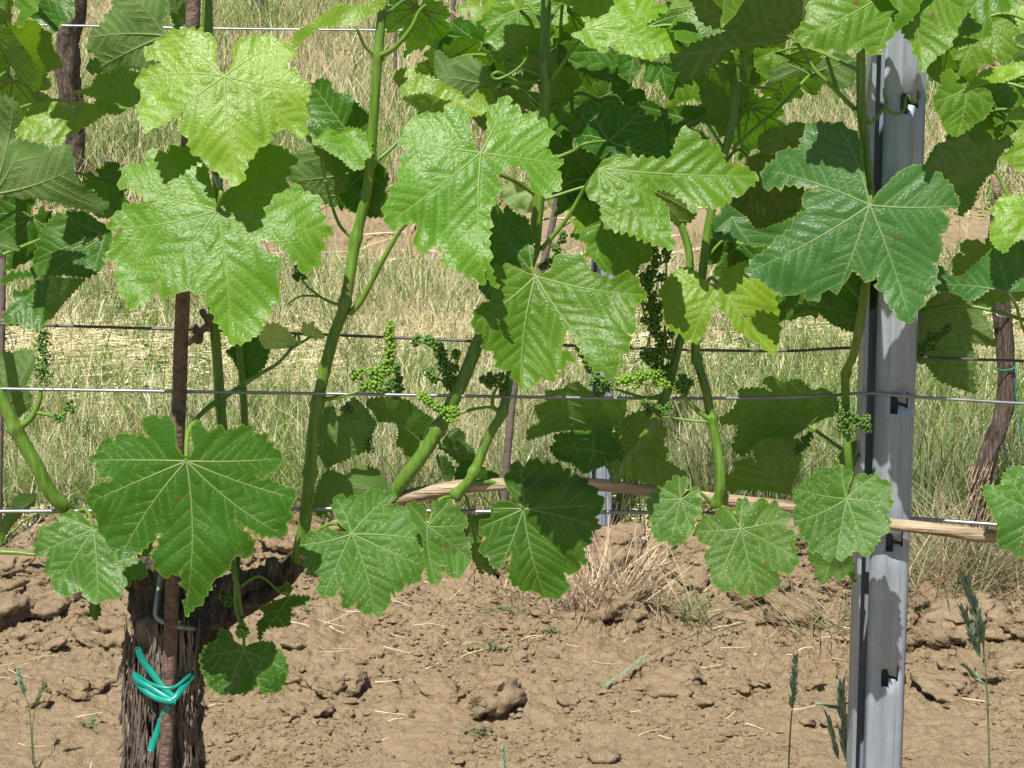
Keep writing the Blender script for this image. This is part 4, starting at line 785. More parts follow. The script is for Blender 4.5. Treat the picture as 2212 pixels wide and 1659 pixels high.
F;.09 0 -.1 .4;g;u;R1;1550 370;2025 588 1900 885 1980 330 1600 700;1540 370 1600 310 1650 270 1740 240 1810 260 1900 280 1960 290 1985 330 1930 350 2000 480 2030 590 1960 580 1870 560 1890 630 1910 690 1890 790 1905 890 1820 860 1720 820 1680 810 1640 760 1590 700 1530 690 1500 500;;
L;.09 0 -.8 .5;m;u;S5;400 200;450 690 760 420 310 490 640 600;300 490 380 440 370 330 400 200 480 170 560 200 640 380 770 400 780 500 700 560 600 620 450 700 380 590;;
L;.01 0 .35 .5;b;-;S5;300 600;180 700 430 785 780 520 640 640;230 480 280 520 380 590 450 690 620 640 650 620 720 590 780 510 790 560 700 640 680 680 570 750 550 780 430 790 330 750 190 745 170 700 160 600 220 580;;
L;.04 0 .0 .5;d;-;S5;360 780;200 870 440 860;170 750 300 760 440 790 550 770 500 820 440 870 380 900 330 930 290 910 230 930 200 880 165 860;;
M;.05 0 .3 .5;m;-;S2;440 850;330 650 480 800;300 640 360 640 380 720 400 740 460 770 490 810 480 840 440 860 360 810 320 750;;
K;-.055 0 .15 .5;d;-;S2;1290 970;1020 600 1240 620 1010 870;1040 480 1080 560 1100 570 1110 520 1180 580 1250 610 1280 700 1290 820 1280 900 1300 970 1200 930 1110 895 1080 1000 1045 1100 1000 1140 930 1060 960 1020 1010 870 1000 700 1010 580;;
K;-.035 0 .15 .5;m;-;S4;1750 640;1540 710 2060 840 1970 960 1700 870;1530 710 1600 700 1680 640 1740 610 1790 670 1900 660 2060 760 2070 830 2050 890 1990 900 1970 970 1900 960 1820 980 1750 950 1690 870 1630 850 1650 770 1590 750;;
K;.07 0 .2 .4;p;-;S2;1280 440;1100 390 1190 570;1090 400 1150 350 1220 370 1260 400 1280 430 1280 560 1200 575 1170 550 1090 480 1100 450;;
E;.07 0 -.7 .4;m;u;S4;1780 1185;1265 1165 1310 1010 1580 850 1890 970;1260 1160 1340 1120 1320 1070 1300 1010 1380 980 1370 910 1470 900 1500 880 1580 845 1640 900 1720 940 1810 960 1900 960 1900 1020 1880 1100 1780 1180 1700 1170 1560 1160 1440 1170 1250 1230;;
E;.03 0 .1 .5;d;-;S4;1690 1300;1410 1290 1690 1165 1860 1340 1640 1445;1400 1290 1440 1240 1420 1200 1560 1170 1640 1180 1690 1160 1780 1180 1870 1260 1850 1350 1750 1400 1630 1450 1540 1380 1450 1360;;
E;.09 0 -.7 .4;m;u;S4;1820 1260;2150 1180 2290 1450 2170 1290 2000 1050;1800 1180 1900 1080 2000 1040 2100 1050 2160 1180 2130 1260 2180 1290 2140 1360 2212 1400 2300 1450 2230 1530 2100 1540 1950 1480 1850 1440 1760 1400 1840 1290;;
E;.10 0 -.7 .4;m;u;S2;560 1250;220 965 400 1260 630 1100 300 1050;210 960 350 950 460 970 560 1050 620 1080 640 1140 640 1180 560 1240 510 1340 450 1330 440 1280 390 1260 410 1180 390 1110 270 1110 240 1040 190 1000;;
E;.08 0 -.2 .4;d;u;S2;680 1270;910 1350 800 1160;660 1290 730 1180 790 1150 840 1190 840 1250 900 1300 920 1360 830 1400 760 1340 700 1300;;
O;.05 0 .0 .4;g;u;S1;315 585;490 130 610 300 280 260 540 480;310 580 270 500 245 400 260 270 290 190 350 180 370 260 400 240 480 120 540 170 580 230 630 290 600 360 560 470 460 510 380 550;700 1000 .03 682 960 .01;
O;.05 0 .1 .4;g;un;S1;315 592;690 690 220 830 450 790;330 600 440 640 480 590 560 570 640 600 700 680 690 720 620 720 560 740 440 790 340 860 250 900 200 830 240 720 280 620;;
O;.05 0 .1 .4;d;-;S3;1300 680;1200 550 1430 660;1140 640 1180 540 1250 520 1300 560 1350 600 1420 620 1440 680 1380 690 1280 690 1180 680;;
O;.07 .3 -.1 .4;d;un;S3;1090 680;1040 515;1020 510 1080 510 1140 600 1130 660 1090 690;;
O;.06 0 -.2 .4;d;u;S3;1250 900;1320 1270 1400 1270;1190 1000 1230 900 1370 880 1390 920 1310 960 1300 1030 1320 1120 1390 1240 1380 1290 1330 1240 1310 1280 1260 1160;;
P;.09 0 -.7 .4;m;u;S6;1440 305;860 275 990 70 1150 -10 1400 15 960 460 1600 110;850 270 950 200 990 130 980 70 1080 60 1200 80 1140 0 1180 -20 1280 30 1340 5 1400 20 1460 80 1530 60 1600 100 1640 180 1570 250 1440 310 1340 380 1250 430 1220 390 1170 390 1000 510 940 460 970 370 980 300 860 290;1790 950 .06 1825 975 .02;dark underside leaf just left of the steel post
P;.11 0 -.8 .4;m;u;S6;1310 755;1100 430 900 660 1270 395 1380 520;1090 430 1160 390 1270 390 1380 400 1390 520 1360 630 1310 760 1150 730 900 720 890 640 970 600 940 550 1050 520 1100 550 1080 480;;
P;.08 0 -.4 .4;g;u;S6;1850 500;1660 490 1700 590;1650 480 1700 420 1780 400 1850 380 1850 620 1750 610 1690 590 1640 530;;
P;.03 0 -.3 .4;m;u;S6;1600 1130;1530 1345 1640 1325 1735 1330;1430 1130 1530 1150 1720 1160 1740 1340 1690 1270 1640 1330 1610 1280 1530 1350 1480 1280 1500 1220 1450 1200;;
F;.06 0 .1 .5;d;-;S6;1200 400;650 300 1130 130 1010 450;640 280 760 240 880 260 960 240 1050 170 1130 120 1200 190 1280 180 1270 350 1200 400 1190 500 1130 500 1000 450 920 380 840 360 750 400 660 440 640 360;;
C;.06 0 -.8 .5;m;u;S6;780 980;560 860 760 775;540 860 620 810 700 800 760 770 830 780 900 800 900 900 820 980 780 980 650 960 560 980 530 920;;
M;.11 0 -.8 .4;m;u;S5;1500 860;1290 540 1590 340 1650 660 1190 760;1280 520 1400 440 1500 420 1580 320 1620 420 1590 560 1660 660 1560 760 1500 860 1340 820 1180 760 1290 680 1280 600;;
M;.06 0 .1 .5;d;-;S5;1240 800;870 690 1330 750 1080 890;860 690 960 660 1040 720 1170 690 1310 700 1335 760 1250 830 1130 880 1070 900 1020 830 970 770;;
M;.07 0 -.2 .4;g;u;S6;2000 490;1725 565 2290 400 1840 415;1720 570 1740 460 1830 410 2000 470 2100 380 2212 330 2300 400 2280 560 2180 590 2000 500 1850 500;1680 235 .05 1634 273 .05 1583 322 .045;
C;.08 0 .3 .5;M;-;S6;640 330;600 485 520 380;510 320 560 310 660 300 730 370 690 410 630 450 600 490 540 460 510 400;;
C;.09 0 .35 .5;m;-;R1;1850 560;1790 855 1650 640 2005 660 1760 445;1690 470 1740 440 1800 450 1850 510 1900 560 1950 550 2000 580 2010 680 1960 750 1930 800 1870 830 1780 860 1720 830 1690 760 1650 680 1640 620 1690 540;;
C;.0 0 .5 .3;Y;-;R1;2290 430;1840 585 2000 430;1830 590 1880 510 1950 450 2050 420 2212 390 2300 420 2212 470 2100 510 1990 520 1920 540;;
C;.03 0 .5 .3;Y;-;R1;2290 720;2095 760 2200 665;2090 760 2130 700 2212 660 2300 700 2212 770;;
D;.05 0 -.1 .4;g;u;S7;20 1060;220 650 30 660 210 980;-60 640 80 660 150 640 220 640 230 700 200 800 170 870 210 950 200 1020 120 1080 20 1060 -60 1000;;
N;.03 .3 -.4 .3;g;u;S7;0 1095;235 765 60 850;0 1100 -30 1000 40 880 90 790 150 750 240 760 230 820 150 880 80 960 40 1020;;
J;.0 0 -.3 .3;g;u;S7;-40 760;125 818;-40 690 40 700 90 760 130 820 60 800 -40 810;;
D;-.01 0 .3 .3;p;-;S11;1970 590;1710 550 1820 470;1700 560 1740 480 1810 465 1880 500 1920 550 1970 590 1900 620 1830 630 1740 630;;
D;-.01 0 .3 .3;p;n;S11;2040 550;2130 555 1990 460 2060 460;2030 560 1980 520 1990 450 2020 480 2060 450 2060 500 2100 510 2130 560 2060 565;;
D;.06 0 .1 .3;d;-;S9;1580 820;1490 650 1700 550 1760 640;1480 650 1560 600 1650 560 1700 540 1770 640 1740 740 1680 800 1620 870 1580 800 1530 700;;
"""
def parse_leaves():
    for i, ln in enumerate(l for l in LEAVES.strip().split('\n')):
        tile, par, colr, fl, sk, jx, tips, outl, pet, lab = (ln.split(';') + [''] * 3)[:10]
        pt = None
        if pet.strip():
            p = nums(pet); pt = [tuple(p[j:j + 3]) for j in range(0, len(p), 3)]
        par_ = None
        make_leaf(tile, nums(par), colr, fl, sk, nums(jx), nums(tips), nums(outl), pt, lab.strip() or None, seed=i, parent=par_)
parse_leaves()
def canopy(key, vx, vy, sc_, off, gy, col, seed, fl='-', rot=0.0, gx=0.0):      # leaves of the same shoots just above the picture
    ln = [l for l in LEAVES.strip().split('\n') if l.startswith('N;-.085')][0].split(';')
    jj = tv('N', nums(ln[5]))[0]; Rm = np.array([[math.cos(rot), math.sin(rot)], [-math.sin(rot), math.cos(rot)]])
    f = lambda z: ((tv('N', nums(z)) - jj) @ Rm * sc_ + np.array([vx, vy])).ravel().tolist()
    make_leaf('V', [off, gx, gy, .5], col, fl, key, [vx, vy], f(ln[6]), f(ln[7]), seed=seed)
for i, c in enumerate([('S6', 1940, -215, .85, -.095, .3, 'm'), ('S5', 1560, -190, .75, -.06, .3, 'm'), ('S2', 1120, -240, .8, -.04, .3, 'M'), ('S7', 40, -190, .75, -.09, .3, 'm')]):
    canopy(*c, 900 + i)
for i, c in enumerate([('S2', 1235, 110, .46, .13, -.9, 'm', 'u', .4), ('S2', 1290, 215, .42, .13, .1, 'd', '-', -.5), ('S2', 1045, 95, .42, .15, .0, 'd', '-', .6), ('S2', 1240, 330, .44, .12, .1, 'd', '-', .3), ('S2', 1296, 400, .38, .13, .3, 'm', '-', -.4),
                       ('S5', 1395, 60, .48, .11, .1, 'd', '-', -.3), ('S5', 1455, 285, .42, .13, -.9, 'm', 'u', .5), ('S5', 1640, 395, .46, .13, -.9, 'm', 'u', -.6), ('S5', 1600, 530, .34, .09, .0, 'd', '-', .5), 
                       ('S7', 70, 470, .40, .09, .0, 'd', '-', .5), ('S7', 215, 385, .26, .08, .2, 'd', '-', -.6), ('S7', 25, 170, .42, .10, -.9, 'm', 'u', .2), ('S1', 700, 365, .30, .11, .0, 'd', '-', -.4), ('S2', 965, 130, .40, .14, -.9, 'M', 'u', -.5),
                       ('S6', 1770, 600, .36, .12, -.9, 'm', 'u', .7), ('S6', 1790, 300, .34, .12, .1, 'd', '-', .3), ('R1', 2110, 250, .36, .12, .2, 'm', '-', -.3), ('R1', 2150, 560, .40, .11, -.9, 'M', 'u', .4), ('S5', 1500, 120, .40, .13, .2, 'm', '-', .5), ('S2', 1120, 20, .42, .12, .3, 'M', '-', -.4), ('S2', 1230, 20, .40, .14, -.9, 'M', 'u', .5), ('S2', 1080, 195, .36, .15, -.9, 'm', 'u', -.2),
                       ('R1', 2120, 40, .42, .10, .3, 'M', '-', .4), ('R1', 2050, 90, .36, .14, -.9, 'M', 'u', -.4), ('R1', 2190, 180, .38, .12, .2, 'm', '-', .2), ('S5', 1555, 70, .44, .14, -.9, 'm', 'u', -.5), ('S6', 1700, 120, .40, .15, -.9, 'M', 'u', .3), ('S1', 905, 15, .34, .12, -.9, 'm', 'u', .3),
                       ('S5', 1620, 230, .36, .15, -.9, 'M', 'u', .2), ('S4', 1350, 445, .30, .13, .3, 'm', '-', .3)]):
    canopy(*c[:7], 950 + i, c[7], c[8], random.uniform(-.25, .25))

# ------------------------------------------------------------------ tendrils and long petioles
def tendril(key, pts, r, name='tendril', mat=None):
    p = smooth_path([P(*q) for q in pts], len(pts) * 8); mb = MB(); tube(mb, p, np.array([r, r * .45]) / PXM, 7); mb.build(name, mat or M['stem2'], p[0], SHOOT[key])
bt = lambda X, Y, o: (*tv('B', [X, Y])[0], o)
tendril('S2', [bt(1320, 540, .02), bt(1200, 535, .0), bt(1120, 505, -.01), bt(1060, 475, -.02), bt(1020, 495, -.02), bt(1050, 520, -.02), bt(1130, 490, -.02), bt(1200, 440, -.02), bt(1245, 380, -.02), bt(1255, 330, -.02), bt(1240, 298, -.02)], 4.4)
ct = lambda X, Y, o: (*tv('C', [X, Y])[0], o)
tendril('S6', [ct(1200, 700, -.01), ct(1215, 745, -.01), ct(1240, 775, -.01), ct(1290, 730, 0), ct(1335, 680, .005), ct(1370, 705, .01), ct(1420, 718, .018), ct(1455, 690, .022), ct(1465, 625, .024), ct(1480, 605, .024), ct(1500, 640, .022), ct(1535, 645, .022), ct(1552, 610, .026), ct(1548, 580, .03)], 4.6)
tendril('S6', [ct(1340, 680, .005), ct(1350, 650, .005), ct(1330, 610, .01), ct(1325, 560, .02)], 4)
mt = lambda X, Y, o: (*tv('M', [X, Y])[0], o)
tendril('S5', [mt(1525, 530, .05), mt(1600, 560, .04), mt(1700, 580, .04), mt(1770, 590, .04), mt(1810, 620, .04), mt(1800, 660, .04), mt(1770, 610, .045)], 4)
tendril('S1', [(817, 122, .01), (850, 105, -.01), (885, 65, -.02), (905, 25, -.02), (920, 10, -.02)], 6.5, 'petiole')
tendril('S1', [(755, 678, .0), (781, 648, -.005), (827, 562, -.015), (866, 496, -.02), (893, 477, -.03)], 7.5, 'petiole')
tendril('S1', [(745, 660, 0), (720, 655, .0), (690, 640, .0), (660, 615, 0), (650, 600, .0)], 4)
tendril('S1', [(690, 640, 0), (650, 640, .0), (625, 655, .0), (628, 660, .0)], 2.6)
tendril('S1', [(688, 865, 0), (720, 860, -.005), (760, 850, -.01), (785, 840, -.01)], 6, 'petiole')
tendril('S2', [(955, 905, 0), (1000, 890, -.005), (1050, 880, -.0), (1085, 885, 0)], 5, 'petiole')
tendril('S3', [(1085, 890, 0), (1066, 880, -.005), (1065, 855, -.01), (1078, 830, -.01)], 6, 'petiole')
tendril('S4', [(1440, 850, .01), (1400, 860, .005), (1360, 850, .0), (1320, 838, .0)], 5, 'petiole')
tendril('S5', [(1535, 905, .0), (1510, 890, -.0), (1480, 860, -.005), (1462, 845, -.005)], 7, 'petiole')
tendril('S5', [(1535, 910, .0), (1510, 910, .0), (1470, 905, .005), (1430, 900, .005)], 4, 'petiole')
tendril('S7', [(35, 925, -.01), (65, 905, -.01), (85, 865, -.01), (88, 835, -.01)], 9, 'petiole')
tendril('S7', [(75, 890, -.01), (100, 895, -.01), (125, 900, -.01), (150, 885, -.01)], 5, 'petiole')
tendril('S7', [(0, 1192, -.01), (40, 1194, -.01), (80, 1197, -.01), (120, 1180, -.01)], 6, 'petiole')
tendril('S10', [(508, 1250, -.02), (509, 1310, -.025), (518, 1345, -.025), (523, 1360, -.025)], 5, 'petiole')

# ------------------------------------------------------------------ grape clusters
def cluster(key, centres, scale=1.0, tint=0, off=0.0, rachis=True, loose=1.0, seed=0):
    """centres: list of (vx, vy, radius px, n berries)"""
    R = np.random.default_rng(seed); mb = MB(); pts = [P(c[0], c[1], off) for c in centres]
    if rachis and len(pts) > 1: tube(mb, smooth_path(pts, 4 * len(pts)), np.array([3.2, 1.6]) / PXM, 6, 1)
    for (vx, vy, rp, n), c in zip(centres, pts):
        rad = rp / PXM; k = 0; placed = []
        br = 3.9 / PXM * scale
        for tr_ in range(900):
            if k >= n * 1.25: break
            d = R.normal(0, 1, 3); d /= np.linalg.norm(d); q = c + d * rad * 1.12 * R.uniform(.3, 1.0) ** .5 * np.array([1, .9, 1])
            if any(np.linalg.norm(q - z) < br * 1.35 for z in placed): continue
            placed.append(q); k += 1; s = br * R.uniform(.62, 1.15)
            mb.add(IV2 * s + q, IF2.tolist(), 0)
            if k % 2 == 0: tube(mb, [c, q], [.0007, .0005], 4, 1, cap=False)
    o = mb.build('grape_cluster', [M['berry'], M['stem2']], pts[0], SHOOT[key]); o.color = (.17, .33, .025, 1) if seed in (1, 4, 7, 18) else (.075, .175, .018, 1); return o
def run(path, step, r0, r1, n0, n1, jit=5, seed=0):
    R = np.random.default_rng(seed); p = smooth_path(np.array(path, float), 100); d = np.r_[0, np.cumsum(np.hypot(*np.diff(p, axis=0).T))]; m = max(2, int(d[-1] / step)); out = []
    for i in range(m + 1):
        t = i / m; q = [np.interp(t * d[-1], d, p[:, k]) for k in (0, 1)]
        out.append((q[0] + R.uniform(-jit, jit), q[1] + R.uniform(-jit * .4, jit * .4), r0 + (r1 - r0) * t, int(n0 + (n1 - n0) * t)))
    return out
cluster('S1', run([(843, 702), (843, 740), (838, 780), (826, 812), (812, 835)], 13, 9, 13, 12, 18, 6, 1) + [(766, 812, 12, 18), (780, 806, 9, 10), (805, 805, 11, 16), (786, 838, 10, 14), (810, 832, 12, 18), (832, 806, 10, 14)], off=-.012, seed=1)
cluster('S2', [(852, 795, 10, 12), (860, 815, 11, 14), (845, 830, 12, 16), (862, 836, 12, 16), (838, 845, 11, 14), (853, 855, 8, 9)], off=.02, seed=2)
cluster('S2', run([(905, 737), (925, 735), (945, 745), (955, 775), (965, 810), (975, 840)], 15, 11, 12, 16, 17, 7, 3) + [(928, 806, 12, 15), (938, 820, 9, 9), (985, 765, 10, 12), (982, 795, 11, 14), (945, 758, 11, 14), (985, 825, 9, 10), (966, 790, 11, 14)], off=.0, seed=3)
cluster('S2', run([(908, 853), (925, 866), (942, 880), (960, 888), (980, 885)], 10, 9, 10, 12, 13, 3, 4) + [(978, 903, 10, 12), (968, 900, 9, 10), (985, 893, 9, 10)], off=-.02, seed=4)
cluster('S3', [(1046, 820, 10, 14), (1062, 815, 12, 18), (1075, 825, 10, 12), (1056, 832, 8, 8), (1090, 838, 9, 10), (1086, 850, 7, 7), (1082, 812, 9, 10)], off=-.005, seed=5)
cluster('S4', run([(1251, 752), (1262, 775), (1275, 795)], 12, 8, 11, 9, 15, 4, 6) + [(1290, 815, 12, 16), (1308, 825, 13, 18), (1280, 825, 9, 10), (1300, 840, 10, 12), (1318, 838, 9, 10), (1292, 850, 8, 9)], off=.01, seed=6)
cluster('S4', run([(1333, 822), (1360, 816), (1390, 812), (1420, 806)], 11, 7, 10, 9, 14, 4, 7) + [(1375, 830, 8, 10), (1425, 825, 10, 13), (1440, 830, 8, 10), (1352, 826, 8, 10)], off=-.01, seed=7)
cluster('S4', run([(1415, 535), (1410, 590), (1402, 640), (1412, 690), (1432, 735), (1420, 765), (1432, 800)], 15, 12, 15, 14, 20, 9, 8) + [(1440, 555, 10, 12), (1440, 540, 9, 10), (1390, 600, 10, 12), (1395, 690, 10, 12), (1425, 660, 11, 14), (1395, 765, 12, 16), (1445, 765, 10, 12), (1450, 720, 9, 10), (1402, 775, 11, 14), (1425, 600, 10, 12), (1445, 795, 10, 12)], off=.0, seed=8)
cluster('S5', [(1470, 830, 9, 10), (1482, 838, 10, 12), (1490, 828, 9, 9), (1460, 835, 9, 10), (1475, 815, 8, 8), (1478, 850, 8, 8)], off=-.005, seed=9)
cluster('S4', run([(1390, 872), (1410, 880), (1432, 888)], 10, 9, 10, 12, 12, 5, 10) + [(1445, 878, 8, 9), (1400, 892, 7, 8)], off=-.01, seed=10)
cluster('S7', run([(95, 718), (95, 750), (92, 790), (88, 825)], 9, 14, 21, 7, 10, 8, 11), .85, off=-.01, seed=11, loose=1.4)
cluster('S7', [(152, 872, 8, 7), (158, 884, 8, 7), (146, 880, 6, 5), (130, 905, 7, 6), (120, 898, 5, 4)], off=-.01, seed=12)
cluster('S2', run([(1212, 505), (1208, 530), (1196, 555), (1180, 575)], 12, 8, 9, 10, 12, 7, 13), off=.04, seed=13)
cluster('R1', run([(2045, 708), (2025, 728), (2005, 740), (1990, 765)], 11, 9, 9, 11, 11, 5, 14) + [(2010, 725, 9, 10), (2012, 750, 8, 9), (1985, 745, 8, 9)], off=.05, seed=14)
cluster('S6', [(1842, 905, 12, 15), (1858, 915, 12, 15), (1870, 905, 10, 12), (1872, 925, 11, 13), (1812, 895, 11, 12), (1820, 912, 11, 12), (1828, 885, 9, 9), (1835, 930, 9, 9), (1812, 925, 7, 6)], off=-.005, seed=15)
cluster('S6', [(1742, 950, 10, 12), (1750, 940, 8, 8), (1730, 965, 9, 10), (1722, 975, 7, 7), (1742, 962, 7, 7)], off=.05, seed=16)
cluster('S1', [(645, 583, 10, 12), (652, 594, 9, 10), (641, 598, 8, 9)], off=.0, seed=17)
cluster('S10', [(523, 1360, 12, 24), (519, 1368, 10, 14), (528, 1368, 10, 14)], off=-.03, seed=18)
cluster('S10', [(486, 1290, 11, 15), (498, 1286, 11, 15), (493, 1300, 10, 12), (505, 1298, 9, 10)], off=-.0, seed=19)
cluster('S2', [(745, 886, 9, 9), (756, 888, 8, 8), (752, 878, 7, 6)], off=.03, seed=20)
cluster('S2', [(798, 955, 8, 9), (800, 970, 8, 8)], off=.04, seed=21)

# ------------------------------------------------------------------ ties
def ribbon(mb, pts, wpx, th=.0012):
    p = smooth_path([P(*q) for q in pts], 8 * len(pts)); n = len(p); tn = np.gradient(p, axis=0); tn /= np.linalg.norm(tn, axis=1)[:, None]
    c = np.array([0, -1.0, .15]); side = np.cross(tn, c); side /= np.linalg.norm(side, axis=1)[:, None]; nr = np.cross(side, tn); hw = wpx / PXM / 2
    vv = []
    for i in range(n): vv += [p[i] - side[i] * hw - nr[i] * th / 2, p[i] - side[i] * hw + nr[i] * th / 2, p[i] + nr[i] * th, p[i] + side[i] * hw + nr[i] * th / 2, p[i] + side[i] * hw - nr[i] * th / 2]
    f = [(i * 5 + k, i * 5 + (k + 1) % 5, (i + 1) * 5 + (k + 1) % 5, (i + 1) * 5 + k) for i in range(n - 1) for k in range(5)] + [(0, 1, 2, 3, 4), tuple((n - 1) * 5 + k for k in (4, 3, 2, 1, 0))]
    mb.add(vv, f)
gt = lambda X, Y, o: (*tv('G', [X, Y])[0], o)
tie = empty('plastic_tie', P(345, 1495, -.03), 'bright green plastic tie knotted round the dark vine trunk and rod', 'plant tie')
mb = MB(); ribbon(mb, [gt(868, 898, -.030), gt(900, 980, -.028), gt(960, 1060, -.030), gt(1030, 1150, -.036), gt(1095, 1215, -.040)], 15); mb.build('strap_end', M['plastic'], P(345, 1495, -.03), tie)
mb = MB(); ribbon(mb, [gt(828, 1000, .03), gt(838, 1050, -.0), gt(870, 1105, -.022), gt(960, 1160, -.033), gt(1040, 1210, -.040), gt(1090, 1230, -.044), gt(1130, 1185, -.038), gt(1180, 1120, -.022), gt(1222, 1070, .0), gt(1240, 1030, .03)], 14); mb.build('strap', M['plastic'], P(345, 1495, -.03), tie)
mb = MB(); ribbon(mb, [gt(832, 1040, .02), gt(850, 1095, -.008), gt(900, 1160, -.028), gt(980, 1215, -.038), gt(1060, 1238, -.044), gt(1110, 1240, -.044)], 13)
ribbon(mb, [gt(850, 1060, -.004), gt(940, 1120, -.028), gt(1020, 1150, -.036), gt(1100, 1150, -.035), gt(1180, 1090, -.02), gt(1232, 1045, .01)], 8); mb.build('strap', M['plastic'], P(345, 1495, -.03), tie)
mb = MB(); ribbon(mb, [gt(1068, 1262, -.036), gt(1040, 1310, -.032), gt(1005, 1400, -.028), gt(975, 1480, -.030), gt(950, 1552, -.034)], 15); mb.build('strap_end', M['plastic'], P(345, 1495, -.03), tie)
p = smooth_path([P(*gt(*q)) for q in [(1020, 430, .0), (1008, 500, -.005), (990, 620, -.014), (985, 690, -.018), (1010, 725, -.02), (1080, 758, -.022), (1150, 770, -.02), (1225, 778, .0)]], 50)
mb = MB(); tube(mb, p, 6.2 / PXM, 8); o = mb.build('wire_tie', M['wire'], p[0]); tag(o, 'bent grey wire tie holding the rusty rod against the trunk head', 'wire tie')

# ------------------------------------------------------------------ background vines
def param_leaf(size, seed):
    R = np.random.default_rng(seed); A = []
    lobes = [(-90, 1.0), (-38, .92), (-142, .92), (20, .82), (160, .82), (60, .7), (120, .7)]
    for a in np.arange(-262, 82, 6.0):
        r = .62
        for la, lr in lobes:
            d = (a - la + 540) % 360 - 180; r = max(r, .36 + (lr - .36) * math.exp(-(d / 27) ** 2))
        r *= R.uniform(.88, 1.06); A.append((r * math.cos(math.radians(a)), r * math.sin(math.radians(a))))
    A.append((0, .02)); return np.array(A) * size, lobes
def far_leaf(parent, vx, vy, size_px, off, color, seed, gx=0, gy=.3, rot=0, under=False):
    R = np.random.default_rng(seed); D = off - CAMY; s = size_px / F * D / CO / 2
    A, lobes = param_leaf(s, seed); c, sn = math.cos(rot), math.sin(rot); A = A @ np.array([[c, sn], [-sn, c]])
    g = s / 6; q = np.stack(np.meshgrid(np.arange(-s, s, g), np.arange(-s, s, g)), 2).reshape(-1, 2); q = q[pip(A, q)]; q = q[segdist(q, A, np.roll(A, -1, 0)) > g * .5]
    n = len(A); r = delaunay_2d_cdt([Vector(p) for p in np.concatenate([A, q])], [(i, (i + 1) % n) for i in range(n)], [], 1, 1e-7)
    v = np.array([tuple(p) for p in r[0]]); f = [tuple(t) for t in r[2]]; f = [t for t in f if pip(A, v[list(t)].mean(0)[None])[0]]
    mains = [np.array([[0, 0], [s * .9 * l * math.cos(math.radians(a) + rot), s * .9 * l * math.sin(math.radians(a) + rot)]]) for a, l in lobes]
    VA = np.array([m[0] for m in mains]); VB = np.array([m[1] for m in mains]); vd = segdist(v, VA, VB)
    rel = lambda v, d: gx * v[:, 0] + gy * v[:, 1] + (2.2 / max(s, .02) * .04) * (v ** 2).sum(1) - .004 * (1 - np.exp(-(d / .008) ** 2)) + .004 * np.sin(v[:, 0] * 70 + seed) + .004 * np.sin(v[:, 1] * 60)
    b = P(vx, vy, off); X = np.stack([b[0] + v[:, 0], b[1] + rel(v, vd), b[2] + v[:, 1]], 1)
    if under: f = [t[::-1] for t in f]
    mb = MB(); mb.add(X, f, 0); vl = [vd]
    for m in mains:
        w_ = np.linspace(0, 1, 5)[:, None] * m[1][None]; n0 = mb.n
        tube(mb, np.stack([b[0] + w_[:, 0], b[1] + rel(w_, np.zeros(5)), b[2] + w_[:, 1]], 1), [.0013, .0005], 4, 1, cap=False); vl.append(np.zeros(mb.n - n0))
    n0 = mb.n; tube(mb, smooth_path([b, b + np.array([.01, .02, .03]), b + np.array([.02, .05, .02])], 6), [.0018, .002], 5, 1); vl.append(np.zeros(mb.n - n0))
    o = mb.build('leaf', [M['leaf'], M['vein']], b, parent); at = o.data.attributes.new('vd', 'FLOAT', 'POINT'); at.data.foreach_set('value', np.concatenate(vl).astype(np.float32))
    at = o.data.attributes.new('ed', 'FLOAT', 'POINT'); at.data.foreach_set('value', np.ones(mb.n, np.float32))
    o.color = (*(np.array(CLR[color]) * R.uniform(.9, 1.1, 3)), 1); return o
b2 = GP(2108, 1235); O2 = b2[1]
V2 = empty('grape_vine', b2, 'background vine with leaning brown shaggy trunk behind the post at right', 'grape vine')
trunk_part(V2, [b2 - np.array([0, 0, .03]), P(2112, 1150, O2), P(2116, 1080, O2), P(2133, 990, O2), P(2160, 920, O2), P(2175, 850, O2), P(2172, 750, O2), P(2162, 640, O2), P(2150, 540, O2), P(2155, 430, O2)], [.025, .024, .025, .022, .02, .0215, .0195, .021, .017, .014], 80, 20, .16, 21, M['bark'])
mb = MB()
for i in range(60):
    x = random.uniform(2095, 2150); y = random.uniform(990, 1120); q = [P(x, y, O2 - .02), P(x - 6, y + 20, O2 - .035), P(x - 16, y + 40 + random.uniform(-6, 10), O2 - .03)]
    tube(mb, smooth_path(q, 5), [.0006, .0016, .0006], 4, jit=.4)
mb.build('peeling_bark', M['cane'], P(2120, 1050, O2), V2)
mb = MB(); tube(mb, smooth_path([P(2150, 676, O2 - .025), P(2158, 683, O2 - .032), P(2172, 684, O2 - .03), P(2182, 676, O2 - .02)], 14), .0022, 6); o = mb.build('wire_tie', M['wire'], P(2150, 676, O2)); tag(o, 'short wire tie looped round the top of the leaning background trunk', 'wire tie')
mb = MB(); tube(mb, smooth_path([P(2196, 790, O2 - .03), P(2194, 850, O2 - .032), P(2201, 900, O2 - .03), P(2206, 960, O2 - .03)], 14), .0016, 5)
tube(mb, smooth_path([P(2150, 795, O2 - .028), P(2165, 800, O2 - .03), P(2185, 797, O2 - .03), P(2196, 790, O2 - .03)], 14), .0016, 5); o = mb.build('plastic_tie', M['plastic'], P(2196, 790, O2)); tag(o, 'thin blue green string dangling beside the leaning background trunk', 'plant tie')
